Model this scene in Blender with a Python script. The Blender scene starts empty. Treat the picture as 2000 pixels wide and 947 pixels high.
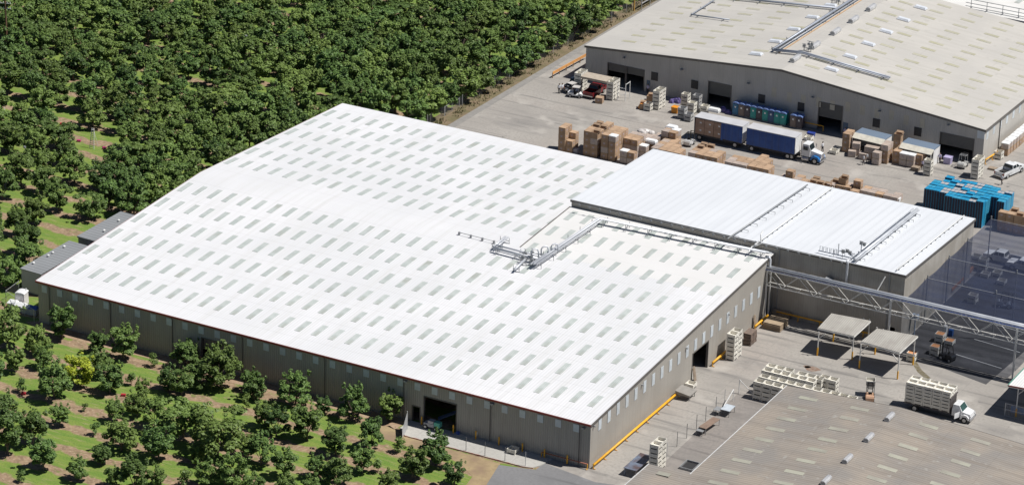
import bpy, bmesh, math, random
import numpy as np
from mathutils import Vector, Matrix
random.seed(7)
SC = bpy.context.scene
COL = SC.collection
PI = math.pi

# ------------------------------------------------------------------ camera
FPX = 6210.5789
CAM = Vector((157.1273, -320.9672, 182.0629))
YAW, PITCH, ROLL = 0.4846146, 0.4011973, 0.0278562
_cy, _sy, _cp, _sp = math.cos(YAW), math.sin(YAW), math.cos(PITCH), math.sin(PITCH)
FWD = Vector((-_sy * _cp, _cy * _cp, -_sp))
_r = Vector((_cy, _sy, 0.0))
_u = _r.cross(FWD)
RT = math.cos(ROLL) * _r + math.sin(ROLL) * _u
UP = -math.sin(ROLL) * _r + math.cos(ROLL) * _u
cam_data = bpy.data.cameras.new('camera')
cam_data.sensor_width = 36.0
cam_data.lens = FPX / 2000.0 * 36.0
cam_data.clip_start = 5.0
cam_data.clip_end = 6000.0
cam = bpy.data.objects.new('camera', cam_data)
COL.objects.link(cam)
m = Matrix((RT, UP, -FWD)).transposed().to_4x4()
m.translation = CAM
cam.matrix_world = m
SC.camera = cam

# ------------------------------------------------------------------ light
SUNV = Vector((0.56, 0.20, 1.0)).normalized()
world = bpy.data.worlds.new('World')
SC.world = world
world.use_nodes = True
wn = world.node_tree
bg = wn.nodes['Background']
sky = wn.nodes.new('ShaderNodeTexSky')
sky.sky_type = 'NISHITA'
sky.sun_disc = False
sky.altitude = 600.0
sky.air_density = 0.7
sky.dust_density = 0.4
sky.sun_elevation = math.asin(SUNV.z)
sky.sun_rotation = math.atan2(SUNV.x, SUNV.y)
wn.links.new(sky.outputs[0], bg.inputs[0])
bg.inputs[1].default_value = 0.055
sd = bpy.data.lights.new('sun', 'SUN')
sd.energy = 5.0
sd.angle = math.radians(0.5)
sd.color = (1.0, 0.965, 0.91)
sun = bpy.data.objects.new('sun', sd)
sun.rotation_euler = SUNV.to_track_quat('Z', 'Y').to_euler()
sun.location = (0, 0, 400)
COL.objects.link(sun)
SC.view_settings.view_transform = 'Standard'
SC.view_settings.look = 'None'
SC.view_settings.gamma = 1.0
SC.view_settings.exposure = 0.14
SC.view_settings.use_curve_mapping = False

# ------------------------------------------------------------------ layout: pixel of the photograph -> point in the place
def ray(px, py):
    return FWD * FPX + RT * (px - 1000.0) - UP * (py - 473.5)
def at(px, py, z=0.0):
    d = ray(px, py); t = (z - CAM.z) / d.z
    return CAM + d * t
def at_y(px, py, y):
    d = ray(px, py); return CAM + d * ((y - CAM.y) / d.y)
def at_x(px, py, x):
    d = ray(px, py); return CAM + d * ((x - CAM.x) / d.x)
def pix(P):
    d = Vector(P) - CAM; z = d.dot(FWD)
    return 1000 + FPX * d.dot(RT) / z, 473.5 - FPX * d.dot(UP) / z

# ------------------------------------------------------------------ materials
MATS = {}
def _nt(name):
    mt = bpy.data.materials.new(name); mt.use_nodes = True
    nt = mt.node_tree
    return mt, nt, nt.nodes['Principled BSDF']
def _rgba(c):
    return (c[0], c[1], c[2], 1.0)
def noise_mix(nt, vec, ca, cb, scale, lo=0.35, hi=0.65, detail=4.0):
    n = nt.nodes.new('ShaderNodeTexNoise'); n.inputs['Scale'].default_value = scale; n.inputs['Detail'].default_value = detail
    if vec is not None: nt.links.new(vec, n.inputs['Vector'])
    mr = nt.nodes.new('ShaderNodeMapRange'); mr.inputs[1].default_value = lo; mr.inputs[2].default_value = hi
    nt.links.new(n.outputs['Fac'], mr.inputs[0])
    mx = nt.nodes.new('ShaderNodeMix'); mx.data_type = 'RGBA'
    nt.links.new(mr.outputs[0], mx.inputs[0])
    for sock, c in ((6, ca), (7, cb)):
        if isinstance(c, (tuple, list)): mx.inputs[sock].default_value = _rgba(c)
        else: nt.links.new(c, mx.inputs[sock])
    return mx.outputs[2]
def math_node(nt, op, a, b=None, c=None):
    n = nt.nodes.new('ShaderNodeMath'); n.operation = op
    for i, v in enumerate((a, b, c)):
        if v is None: continue
        if isinstance(v, (int, float)): n.inputs[i].default_value = v
        else: nt.links.new(v, n.inputs[i])
    return n.outputs[0]
def coords(nt):
    tc = nt.nodes.new('ShaderNodeTexCoord'); sp = nt.nodes.new('ShaderNodeSeparateXYZ')
    nt.links.new(tc.outputs['Object'], sp.inputs[0])
    return tc.outputs['Object'], sp.outputs
def mat(name, col, col2=None, rough=0.75, scale=1.5, metal=0.0, fine=None, objvar=0.0, lo=.35, hi=.65):
    """plain painted / natural surface with soft large mottling and optional fine grain"""
    if name in MATS: return MATS[name]
    mt, nt, b = _nt(name)
    vec, sp = coords(nt)
    if col2 is None: col2 = tuple(c * 0.82 for c in col)
    out = noise_mix(nt, vec, col, col2, scale, lo, hi)
    if fine: out = noise_mix(nt, vec, out, tuple(c * fine[1] for c in col), fine[0], 0.5, 0.72)
    if objvar:
        oi = nt.nodes.new('ShaderNodeObjectInfo')
        f = math_node(nt, 'MULTIPLY_ADD', oi.outputs['Random'], objvar * 2, 1 - objvar)
        hs = nt.nodes.new('ShaderNodeHueSaturation'); nt.links.new(f, hs.inputs['Value']); nt.links.new(out, hs.inputs['Color'])
        out = hs.outputs[0]
    nt.links.new(out, b.inputs['Base Color'])
    b.inputs['Roughness'].default_value = rough; b.inputs['Metallic'].default_value = metal
    MATS[name] = mt
    return mt
def ribbed(name, col, axis, period, depth=0.02, rough=0.55, col2=None, lap=None, lapcol=0.8, scale=0.12, rib=0.93, duty=0.18, streak=None, metal=0.0, objvar=0.0, grime=None):
    """sheet metal: narrow ribs of a slightly different tone with bump; axis 0/1 or 'sum' for vertical wall sheets"""
    if name in MATS: return MATS[name]
    mt, nt, b = _nt(name)
    vec, sp = coords(nt)
    ax = math_node(nt, 'ADD', sp[0], sp[1]) if axis == 'sum' else sp[axis]
    fr = math_node(nt, 'FRACT', math_node(nt, 'DIVIDE', ax, period))
    edge = math_node(nt, 'LESS_THAN', fr, duty)
    if col2 is None: col2 = tuple(c * 0.9 for c in col)
    base = noise_mix(nt, vec, col, col2, scale, .38, .62, 6)
    if streak:   # rain streaks and dust running along the sheets
        mp = nt.nodes.new('ShaderNodeMapping'); nt.links.new(vec, mp.inputs[0]); mp.inputs['Scale'].default_value = streak[0]
        base = noise_mix(nt, mp.outputs[0], base, streak[1], 1.0, .48, .75, 5)
    dk = nt.nodes.new('ShaderNodeMix'); dk.data_type = 'RGBA'; dk.blend_type = 'MULTIPLY'
    dk.inputs[7].default_value = (rib, rib, rib, 1)
    nt.links.new(edge, dk.inputs[0]); nt.links.new(base, dk.inputs[6])
    out = dk.outputs[2]
    if lap:
        lax, lper, loff, lw = lap
        lf = math_node(nt, 'FRACT', math_node(nt, 'DIVIDE', math_node(nt, 'SUBTRACT', sp[lax], loff), lper))
        le = math_node(nt, 'LESS_THAN', lf, lw / lper)
        d2 = nt.nodes.new('ShaderNodeMix'); d2.data_type = 'RGBA'; d2.blend_type = 'MULTIPLY'
        d2.inputs[7].default_value = (lapcol, lapcol, lapcol, 1)
        nt.links.new(le, d2.inputs[0]); nt.links.new(out, d2.inputs[6]); out = d2.outputs[2]
    if grime:     # scattered rust spots, patched sheets and dust: (scale, colour, threshold)
        out = noise_mix(nt, vec, out, grime[1], grime[0], grime[2], grime[2] + .12, 8)
    if objvar:
        oi = nt.nodes.new('ShaderNodeObjectInfo')
        f = math_node(nt, 'MULTIPLY_ADD', oi.outputs['Random'], objvar * 2, 1 - objvar)
        hs = nt.nodes.new('ShaderNodeHueSaturation'); nt.links.new(f, hs.inputs['Value']); nt.links.new(out, hs.inputs['Color']); out = hs.outputs[0]
    nt.links.new(out, b.inputs['Base Color'])
    bp = nt.nodes.new('ShaderNodeBump'); bp.inputs['Distance'].default_value = depth; bp.inputs['Strength'].default_value = 0.6
    sn = math_node(nt, 'SINE', math_node(nt, 'MULTIPLY', ax, 2 * PI / period))
    nt.links.new(sn, bp.inputs['Height']); nt.links.new(bp.outputs[0], b.inputs['Normal'])
    b.inputs['Roughness'].default_value = rough; b.inputs['Metallic'].default_value = metal
    MATS[name] = mt
    return mt

# ------------------------------------------------------------------ mesh builder
class MB:
    def __init__(s): s.v = []; s.f = []; s.m = []
    def add(s, vs, fs, mi=0):
        o = len(s.v); s.v.extend([tuple(v) for v in vs])
        for f in fs: s.f.append(tuple(i + o for i in f)); s.m.append(mi)
        return s
    def quad(s, a, b, c, d, mi=0): return s.add([a, b, c, d], [(0, 1, 2, 3)], mi)
    def box(s, x0, x1, y0, y1, z0, z1, mi=0):
        return s.add([(x0, y0, z0), (x1, y0, z0), (x1, y1, z0), (x0, y1, z0), (x0, y0, z1), (x1, y0, z1), (x1, y1, z1), (x0, y1, z1)],
                     [(3, 2, 1, 0), (4, 5, 6, 7), (0, 1, 5, 4), (1, 2, 6, 5), (2, 3, 7, 6), (3, 0, 4, 7)], mi)
    def frus(s, r0, z0, r1, z1, mi=0):
        a0, a1, b0, b1 = r0; c0, c1, d0, d1 = r1
        return s.add([(a0, b0, z0), (a1, b0, z0), (a1, b1, z0), (a0, b1, z0), (c0, d0, z1), (c1, d0, z1), (c1, d1, z1), (c0, d1, z1)],
                     [(3, 2, 1, 0), (4, 5, 6, 7), (0, 1, 5, 4), (1, 2, 6, 5), (2, 3, 7, 6), (3, 0, 4, 7)], mi)
    def hexa(s, bot, top, mi=0):
        return s.add(list(bot) + list(top), [(3, 2, 1, 0), (4, 5, 6, 7), (0, 1, 5, 4), (1, 2, 6, 5), (2, 3, 7, 6), (3, 0, 4, 7)], mi)
    def bar(s, p, q, w=0.1, h=None, mi=0):
        h = h or w; p = Vector(p); q = Vector(q); d = (q - p).normalized()
        ref = Vector((0, 0, 1)) if abs(d.z) < 0.95 else Vector((1, 0, 0))
        a = d.cross(ref).normalized() * (w / 2); b = a.cross(d).normalized() * (h / 2)
        vs = [p - a - b, p + a - b, p + a + b, p - a + b, q - a - b, q + a - b, q + a + b, q - a + b]
        return s.add(vs, [(3, 2, 1, 0), (4, 5, 6, 7), (0, 1, 5, 4), (1, 2, 6, 5), (2, 3, 7, 6), (3, 0, 4, 7)], mi)
    def tube(s, path, r, n=6, mi=0, r2=None):
        path = [Vector(p) for p in path]; rings = []
        for i, p in enumerate(path):
            d = (path[min(i + 1, len(path) - 1)] - path[max(i - 1, 0)]).normalized()
            ref = Vector((0, 0, 1)) if abs(d.z) < 0.9 else Vector((1, 0, 0))
            a = d.cross(ref).normalized(); b = a.cross(d).normalized()
            rr = r if r2 is None else r + (r2 - r) * i / (len(path) - 1)
            rings.append([p + a * rr * math.cos(2 * PI * k / n) + b * rr * math.sin(2 * PI * k / n) for k in range(n)])
        vs = [v for g in rings for v in g]; fs = []
        for i in range(len(rings) - 1):
            for k in range(n):
                fs.append((i * n + k, (i + 1) * n + k, (i + 1) * n + (k + 1) % n, i * n + (k + 1) % n))
        fs.append(tuple(range(n))); fs.append(tuple((len(rings) - 1) * n + k for k in reversed(range(n))))
        return s.add(vs, fs, mi)
    def prism(s, poly, axis, a0, a1, mi=0):
        def P(u, w, a): return (u, a, w) if axis == 'y' else ((a, u, w) if axis == 'x' else (u, w, a))
        n = len(poly)
        vs = [P(u, w, a0) for u, w in poly] + [P(u, w, a1) for u, w in poly]
        fs = [(i, (i + 1) % n, n + (i + 1) % n, n + i) for i in range(n)]
        fs.append(tuple(reversed(range(n)))); fs.append(tuple(range(n, 2 * n)))
        return s.add(vs, fs, mi)
    def dome(s, c, rx, ry, rz, n=8, k=3, mi=0):
        vs = []; fs = []
        for j in range(k):
            t = j / k * PI / 2
            for i in range(n):
                p = 2 * PI * i / n
                vs.append((c[0] + rx * math.cos(t) * math.cos(p), c[1] + ry * math.cos(t) * math.sin(p), c[2] + rz * math.sin(t)))
        vs.append((c[0], c[1], c[2] + rz))
        for j in range(k - 1):
            for i in range(n): fs.append((j * n + i, j * n + (i + 1) % n, (j + 1) * n + (i + 1) % n, (j + 1) * n + i))
        for i in range(n): fs.append(((k - 1) * n + i, (k - 1) * n + (i + 1) % n, len(vs) - 1))
        fs.append(tuple(reversed(range(n))))
        return s.add(vs, fs, mi)
    def mesh(s, name, mats, smooth=False):
        me = bpy.data.meshes.new(name); me.from_pydata(s.v, [], s.f)
        if not isinstance(mats, (list, tuple)): mats = [mats]
        for q in mats: me.materials.append(q)
        if len(mats) > 1: me.polygons.foreach_set('material_index', s.m)
        bm = bmesh.new(); bm.from_mesh(me); bmesh.ops.recalc_face_normals(bm, faces=bm.faces); bm.to_mesh(me); bm.free()
        if smooth: me.polygons.foreach_set('use_smooth', [True] * len(me.polygons))
        me.update(); return me
    def build(s, name, mats, parent=None, loc=(0, 0, 0), rz=0.0, smooth=False):
        o = bpy.data.objects.new(name, s.mesh(name, mats, smooth)); COL.objects.link(o)
        o.location = loc; o.rotation_euler = (0, 0, rz); o.parent = parent
        return o
def tag(o, label, cat, group=None, kind=None):
    if label: o['label'] = label
    if cat: o['category'] = cat
    if group: o['group'] = group
    if kind: o['kind'] = kind
    return o
def thing(name, label, cat, loc=(0, 0, 0), rz=0.0, group=None):
    o = bpy.data.objects.new(name, None); COL.objects.link(o); o.empty_display_size = 0.5
    o.location = loc; o.rotation_euler = (0, 0, rz)
    return tag(o, label, cat, group)
def struct(name, mb, mt):
    o = mb.build(name, mt); o['kind'] = 'structure'; return o
KIDS = {}
def kids(o):
    return list(o.children)
def copy_tree(o, parent=None):
    c = o.copy(); COL.objects.link(c)
    if parent is not None: c.parent = parent
    for ch in kids(o): copy_tree(ch, c)
    return c
USED = set()
def put(proto, loc, rz=0.0, label=None, group=None, cat=None, scale=None):
    """the first call places the prototype itself, later calls place copies of it and of its parts"""
    if proto.name in USED: o = copy_tree(proto)
    else: USED.add(proto.name); o = proto
    o.location = loc; o.rotation_euler = (0, 0, rz)
    if label: o['label'] = label
    if group: o['group'] = group
    if cat: o['category'] = cat
    if scale: o.scale = scale
    return o
NTH = ['first', 'second', 'third', 'fourth', 'fifth', 'sixth', 'seventh', 'eighth', 'ninth', 'tenth', 'eleventh', 'twelfth', 'thirteenth', 'fourteenth', 'fifteenth', 'sixteenth', 'seventeenth', 'eighteenth', 'nineteenth', 'twentieth']
def level(k, n):
    if n == 1: return 'single'
    if k == n - 1: return 'top'
    if k == 0: return 'bottom'
    return NTH[k] + ' up'

# shared materials
white_paint = mat('white_paint', (0.78, 0.78, 0.77), rough=0.45, scale=0.8)
steel = mat('galvanised_steel', (0.50, 0.51, 0.52), (0.40, 0.41, 0.43), rough=0.4, metal=0.25, scale=0.7)
dull_steel = mat('dull_steel', (0.32, 0.33, 0.34), rough=0.55, metal=0.3)
bright_pipe = mat('pipe_jacket', (0.62, 0.64, 0.67), (0.50, 0.52, 0.56), rough=0.4, metal=0.25, scale=0.5)
far_pipe = mat('weathered_pipe', (0.36, 0.39, 0.44), (0.29, 0.31, 0.36), rough=0.5, metal=0.3, scale=0.5)
black = mat('black_rubber', (0.02, 0.02, 0.02), rough=0.8)
dark = mat('dark_interior', (0.03, 0.03, 0.032), rough=0.9)
glass_dark = mat('dark_glass', (0.02, 0.03, 0.035), rough=0.12)
yellow = mat('safety_yellow', (0.80, 0.42, 0.02), (0.70, 0.34, 0.02), rough=0.5)
red_trim = mat('red_trim', (0.30, 0.06, 0.05), rough=0.5)
wood_grey = mat('weathered_wood', (0.34, 0.27, 0.20), (0.22, 0.17, 0.13), rough=0.85, scale=3, fine=(18, .6))
# ================================================================== GROUND
def sheet(name, poly, z, mt, kind='structure'):
    me = bpy.data.meshes.new(name); me.from_pydata([(x, y, z) for x, y in poly], [], [tuple(range(len(poly)))])
    me.materials.append(mt); me.update()
    if me.polygons[0].normal.z < 0: me.flip_normals()
    o = bpy.data.objects.new(name, me); COL.objects.link(o); o['kind'] = kind; return o
def orchard_floor():
    mt, nt, b = _nt('orchard_floor'); vec, sp = coords(nt)
    wob = nt.nodes.new('ShaderNodeTexNoise'); wob.inputs['Scale'].default_value = 0.35; wob.inputs['Detail'].default_value = 5; nt.links.new(vec, wob.inputs['Vector'])
    yy = math_node(nt, 'ADD', sp[1], math_node(nt, 'MULTIPLY', math_node(nt, 'SUBTRACT', wob.outputs['Fac'], 0.5), 3.4))
    fr = math_node(nt, 'PINGPONG', math_node(nt, 'ADD', yy, 3.5 + 5.25 * 40), 5.25 / 2)      # 0 on the tree line, 2.6 mid-alley
    mr = nt.nodes.new('ShaderNodeMapRange'); mr.inputs[1].default_value = 0.75; mr.inputs[2].default_value = 1.15; nt.links.new(fr, mr.inputs[0])
    dirt = noise_mix(nt, vec, (0.30, 0.205, 0.13), (0.19, 0.13, 0.08), 1.1)
    dirt = noise_mix(nt, vec, dirt, (0.37, 0.285, 0.19), 2.6, .5, .72)
    dirt = noise_mix(nt, vec, dirt, (0.15, 0.17, 0.05), 0.9, .6, .7)
    mpg = nt.nodes.new('ShaderNodeMapping'); mpg.inputs['Scale'].default_value = (0.35, 1.6, 1); nt.links.new(vec, mpg.inputs[0])
    grass = noise_mix(nt, mpg.outputs[0], (0.115, 0.20, 0.028), (0.18, 0.235, 0.042), 0.8)
    grass = noise_mix(nt, mpg.outputs[0], grass, (0.26, 0.245, 0.11), 1.3, .54, .72)
    grass = noise_mix(nt, vec, grass, (0.27, 0.20, 0.12), 0.55, .69, .75, 6)
    grass = noise_mix(nt, vec, grass, (0.05, 0.105, 0.018), 5.0, .5, .8)
    mx = nt.nodes.new('ShaderNodeMix'); mx.data_type = 'RGBA'
    nt.links.new(mr.outputs[0], mx.inputs[0]); nt.links.new(dirt, mx.inputs[6]); nt.links.new(grass, mx.inputs[7])
    nt.links.new(mx.outputs[2], b.inputs['Base Color']); b.inputs['Roughness'].default_value = 0.95
    return mt
G = 2500
sheet('ground', [(-G, -G), (G, -G), (G, G), (-G, G)], 0.0, orchard_floor())
def concrete(name, c, c2, stain, joint=4.6, jv=0.86, pink=None):
    mt, nt, b = _nt(name); vec, sp = coords(nt)
    out = noise_mix(nt, vec, c, c2, 0.09, .35, .65, 6)
    if pink: out = noise_mix(nt, vec, out, pink, 0.035, .5, .7, 3)
    mp = nt.nodes.new('ShaderNodeMapping'); mp.inputs['Scale'].default_value = (0.16, 0.5, 1); mp.inputs['Rotation'].default_value = (0, 0, 0.3); nt.links.new(vec, mp.inputs[0])
    out = noise_mix(nt, mp.outputs[0], out, stain, 0.7, .52, .78, 6)
    out = noise_mix(nt, vec, out, tuple(k * 0.93 for k in c2), 2.5, .45, .7, 8)
    # tyre scuffs: stretched dark streaks
    mp2 = nt.nodes.new('ShaderNodeMapping'); mp2.inputs['Scale'].default_value = (0.05, 0.9, 1); mp2.inputs['Rotation'].default_value = (0, 0, 0.12); nt.links.new(vec, mp2.inputs[0])
    out = noise_mix(nt, mp2.outputs[0], out, tuple(k * 0.8 for k in stain), 0.9, .57, .76, 4)
    out = noise_mix(nt, vec, out, tuple(k * .62 for k in stain), 0.55, .69, .78, 7)
    out = noise_mix(nt, vec, out, tuple(min(1, k * 1.12) for k in c), 0.22, .56, .7, 5)
    for ax in (0, 1):
        f = math_node(nt, 'FRACT', math_node(nt, 'DIVIDE', sp[ax], joint))
        e = math_node(nt, 'LESS_THAN', f, 0.05 / joint)
        d = nt.nodes.new('ShaderNodeMix'); d.data_type = 'RGBA'; d.blend_type = 'MULTIPLY'; d.inputs[7].default_value = (jv, jv, jv, 1)
        nt.links.new(e, d.inputs[0]); nt.links.new(out, d.inputs[6]); out = d.outputs[2]
    nt.links.new(out, b.inputs['Base Color']); b.inputs['Roughness'].default_value = 0.9
    return mt
yard_m = concrete('yard_concrete', (0.338, 0.317, 0.29), (0.28, 0.262, 0.241), (0.165, 0.158, 0.152), pink=(0.30, 0.262, 0.235))
pad_m = concrete('apron_concrete', (0.42, 0.41, 0.385), (0.385, 0.375, 0.35), (0.34, 0.325, 0.30))
asph_m = concrete('asphalt', (0.20, 0.20, 0.205), (0.17, 0.17, 0.175), (0.135, 0.135, 0.14), joint=900)
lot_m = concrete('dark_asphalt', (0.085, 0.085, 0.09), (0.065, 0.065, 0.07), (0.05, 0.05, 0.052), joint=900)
sheet('yard', [(-5.6, -1.6), (2.3, -2.9), (7, -1.7), (14, -8), (60, -45), (220, -45), (220, 330), (-74.4, 330), (-74.4, 79), (-5.6, 79)], 0.004, yard_m)
sheet('driveway', [(-5.6, -3.8), (-5.6, -1.6), (2.3, -2.9), (7, -1.7), (14, -8), (12, -34), (-3, -34), (-8.9, -10.7), (-10.2, -5.0)], 0.008, asph_m)
sheet('paved_corner', [(-78.3, 79), (-74.4, 79), (-74.4, 93.2), (-77.2, 92.8)], 0.004, mat('brown_paving', (0.30, 0.25, 0.21), (0.24, 0.2, 0.17), rough=.9, scale=.6))
sheet('verge', [(-78.2, 92.5), (-74.4, 94.2), (-73.4, 172), (-73.3, 330), (-76.0, 330), (-76.6, 150)], 0.008, mat('dry_verge', (0.21, 0.155, 0.10), (0.13, 0.115, 0.055), rough=.95, scale=.5, fine=(3, .55)))
sheet('gravel_strip', [(-74.4, 90.0), (-73.0, 92.5), (-72.3, 172), (-72.2, 330), (-73.3, 330), (-73.4, 172), (-74.4, 94.2)], 0.012, mat('gravel_strip', (0.26, 0.25, 0.235), (0.21, 0.2, 0.19), rough=.95, scale=1.2, fine=(6, .8)))
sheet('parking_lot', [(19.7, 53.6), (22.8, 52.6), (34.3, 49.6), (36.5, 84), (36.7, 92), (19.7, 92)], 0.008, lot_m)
dirt_strip = mat('bare_dirt', (0.30, 0.20, 0.13), (0.37, 0.28, 0.19), rough=.95, scale=.7, fine=(2.2, .7))
sheet('dirt_strip', [(-84.9, 0.2), (-86.5, -1.0), (-80, -2.3), (-66, -1.9), (-52, -2.5), (-40, -2.0), (-30, -2.4), (-26.5, -3.2), (-26.0, 0.2)], 0.006, dirt_strip)
dry = mat('dry_grass', (0.33, 0.25, 0.14), (0.24, 0.17, 0.11), rough=.95, scale=.45, fine=(1.6, .75))
sheet('dry_patch', [(-27.5, -2.6), (-24.6, -4.2), (-10.2, -4.6), (-8.9, -10.7), (-7.5, -14), (-10.8, -13.5), (-11.5, -9.5), (-14, -7.6), (-18, -6.0), (-22, -6.6), (-27, -6.2), (-29, -4)], 0.006, dry)
lp_ = [at(1262, 938), at(1300, 900), at(1362, 842), at(1441, 768), at(1520, 791)]
sheet('fenced_lane', [(p.x, p.y) for p in lp_] + [(18, 24), (18, -6), (11, -6)], 0.008, concrete('lane_concrete', (0.245, 0.222, 0.205), (0.205, 0.19, 0.178), (0.15, 0.138, 0.13), joint=900))
lines = MB()
def gline(mb, p, q, w, z):
    p = Vector((p[0], p[1], 0)); q = Vector((q[0], q[1], 0)); d = (q - p).normalized(); n = Vector((-d.y, d.x, 0)) * (w / 2)
    mb.add([(p + n + Vector((0, 0, z))), (p - n + Vector((0, 0, z))), (q - n + Vector((0, 0, z))), (q + n + Vector((0, 0, z)))], [(0, 1, 2, 3)])
for a, b_ in (((1862, 690), (1956, 719)), ((1903, 662), (1992, 688)), ((1938, 632), (2040, 660))):
    gline(lines, at(*a).xy, at(*b_).xy, 0.16, 0.012)
struct('parking_lines', lines, mat('line_paint', (0.62, 0.62, 0.6), rough=.7))
# raised loading apron along the shaded wall, with a red painted kerb
ap = MB(); ap.prism([(-26.0, -0.01), (-26.0, -2.6), (-24.4, -4.15), (-7.2, -3.95), (-6.1, -3.6), (-5.6, -2.7), (-5.0, -0.01)], 'z', -0.05, 0.12)
struct('apron', ap, pad_m)
kb = MB()
kp = [(-24.4, -4.22), (-7.2, -4.02), (-6.05, -3.66)]
for a, b_ in zip(kp, kp[1:]): kb.bar((a[0], a[1], 0.07), (b_[0], b_[1], 0.07), 0.1, 0.13)
struct('kerb', kb, mat('kerb_red', (0.34, 0.12, 0.09), (0.40, 0.34, 0.28), scale=1.6, rough=.8))
# oil and water stains, drains
st = MB()
wp = [at(1788, 703), at(1800, 722), at(1818, 738), at(1808, 740), at(1792, 726), at(1780, 706)]
st.add([(p.x, p.y, 0.012) for p in wp], [tuple(range(len(wp)))])
struct('water_stain', st, mat('wet_stain', (0.13, 0.11, 0.06), (0.2, 0.18, 0.14), rough=.35, scale=2))
st = MB()
for (px, py, w, h_) in ((1586, 720, 1.1, .8), (1576, 716, .5, .4)):
    c = at(px, py); st.add([(c.x + w * math.cos(t) * (1 + .2 * math.sin(3 * t)), c.y + h_ * math.sin(t), 0.012) for t in [k * PI / 7 for k in range(14)]], [tuple(range(14))])
struct('oil_stain', st, mat('oil_stain', (0.20, 0.12, 0.085), (0.27, 0.22, 0.18), rough=.6, scale=2.5))

# ================================================================== WAREHOUSE
def wall(mb, u0, u1, topf, holes, place, breaks=(), z0=0.0, mi=0):
    """a wall sheet with real openings: holes = (ua, ub, za, zb)"""
    us = sorted(set([u0, u1] + [h[i] for h in holes for i in (0, 1)] + list(breaks)))
    for a, b in zip(us, us[1:]):
        if b - a < 1e-5: continue
        cols = sorted([h for h in holes if h[0] <= a + 1e-6 and h[1] >= b - 1e-6], key=lambda h: h[2])
        lo_a = lo_b = z0
        for h in cols:
            if h[2] > lo_a + 1e-4: mb.quad(place(a, lo_a), place(b, lo_a), place(b, h[2]), place(a, h[2]), mi)
            lo_a = h[3]
        mb.quad(place(a, lo_a), place(b, lo_a), place(b, topf(b)), place(a, topf(a)), mi)
    for (ua, ub, za, zb) in holes: pass
H, S, D1, D2, DB, ZB, L = 6.1, 0.0536, 40.29, 54.04, 80.16, 6.31, 84.8
XE = -31.7
ZR = H + S * D1; SB = (ZR - ZB) / (DB - D1)
wall_m = ribbed('taupe_sheet', (0.385, 0.362, 0.325), 'sum', 0.32, 0.03, 0.55, (0.35, 0.328, 0.295), rib=.84, duty=.25, scale=.25, grime=(.9, (0.31, 0.285, 0.25), .63), streak=((2.2, 2.2, 0.12), (0.335, 0.31, 0.275)))
roof_m = ribbed('white_roof', (0.675, 0.675, 0.69), 0, 0.42, 0.012, 0.5, (0.62, 0.625, 0.64), lap=(1, 5.80, 2.35, 0.09), lapcol=.88, scale=.07, rib=.945, grime=(2.2, (0.58, 0.575, 0.57), .66), streak=((1.6, 0.05, 1), (0.60, 0.60, 0.60)))
ext_m = ribbed('cream_roof', (0.665, 0.66, 0.655), 0, 0.30, 0.012, 0.5, (0.64, 0.635, 0.625), lap=(1, 5.80, 2.35, 0.09), lapcol=.92, scale=.1, rib=.965)
sky_m = ribbed('skylight_panel', (0.50, 0.535, 0.515), 0, 0.21, 0.03, 0.35, (0.43, 0.47, 0.45), scale=.8, rib=.93, objvar=.05, grime=(.35, (0.40, 0.42, 0.385), .56))
trim_m = mat('dark_trim', (0.13, 0.12, 0.11), rough=.5)
pane_m = ribbed('wall_light_panel', (0.60, 0.65, 0.69), 'sum', 0.21, 0.02, 0.35, (0.52, 0.57, 0.60), scale=.9, rib=.93, objvar=.07)
wh = thing('warehouse', 'huge taupe warehouse under a white ribbed roof full of skylight strips', 'warehouse')
zf = lambda y: H + S * y
front_holes = [(-23.95, -19.25, 0.0, 4.0), (-25.66, -24.6, 0.0, 2.25), (-58.1, -53.5, 0.0, 4.05)]
right_holes = [(29.95, 34.8, 0.0, 3.95)]
w = MB()
wall(w, -L, 0, lambda u: H, front_holes, lambda u, z: (u, 0, z))
wall(w, 0, D2, zf, right_holes, lambda u, z: (0, u, z))
zl = lambda y: zf(y) if y <= D1 else ZR - SB * (y - D1)
wall(w, 0, DB, zl, [], lambda u, z: (-L, u, z), breaks=(D1,))
wall(w, -L, XE, lambda u: ZB, [], lambda u, z: (u, DB, z))
wall(w, XE, 0, lambda u: zf(D2), [], lambda u, z: (u, D2, z))
wall(w, D1, D2, zf, [], lambda u, z: (XE, u, z), z0=5.0)
w.build('wall', wall_m, wh)
# door linings (reveals)
for (ua, ub, za, zb), ax in [(h, 'x') for h in front_holes] + [(h, 'y') for h in right_holes]:
    d = MB(); t = 0.12
    for (a, b, c, e) in ((ua - t, ua, za, zb + t), (ub, ub + t, za, zb + t), (ua, ub, zb, zb + t)):
        if ax == 'x': d.box(a, b, -0.06, 0.25, c, e)
        else: d.box(-0.25, 0.06, a, b, c, e)
    d.build('door_frame', trim_m, wh)
def slope_slab(mb, x0, x1, ya, za, yb, zb, t=0.14, mi=0):
    mb.hexa([(x0, ya, za - t), (x1, ya, za - t), (x1, yb, zb - t), (x0, yb, zb - t)], [(x0, ya, za), (x1, ya, za), (x1, yb, zb), (x0, yb, zb)], mi)
r = MB(); e = 0.18
slope_slab(r, -L - .15, 0.12, -0.28, zf(-0.28) + e, D1, ZR + e)
slope_slab(r, -L - .15, XE, D1, ZR + e, DB + .25, ZB - SB * .25 + e)
r.build('roof', roof_m, wh)
r = MB(); slope_slab(r, XE, 0.12, D1, ZR + e + 0.004, 55.5, zf(55.5) + e + 0.004)
r.build('roof_extension', ext_m, wh)
f = MB(); f.box(-L - .2, 0.14, -0.36, -0.29, zf(0) - 0.12, zf(0) + e - 0.035); f.build('fascia', red_trim, wh)
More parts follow.
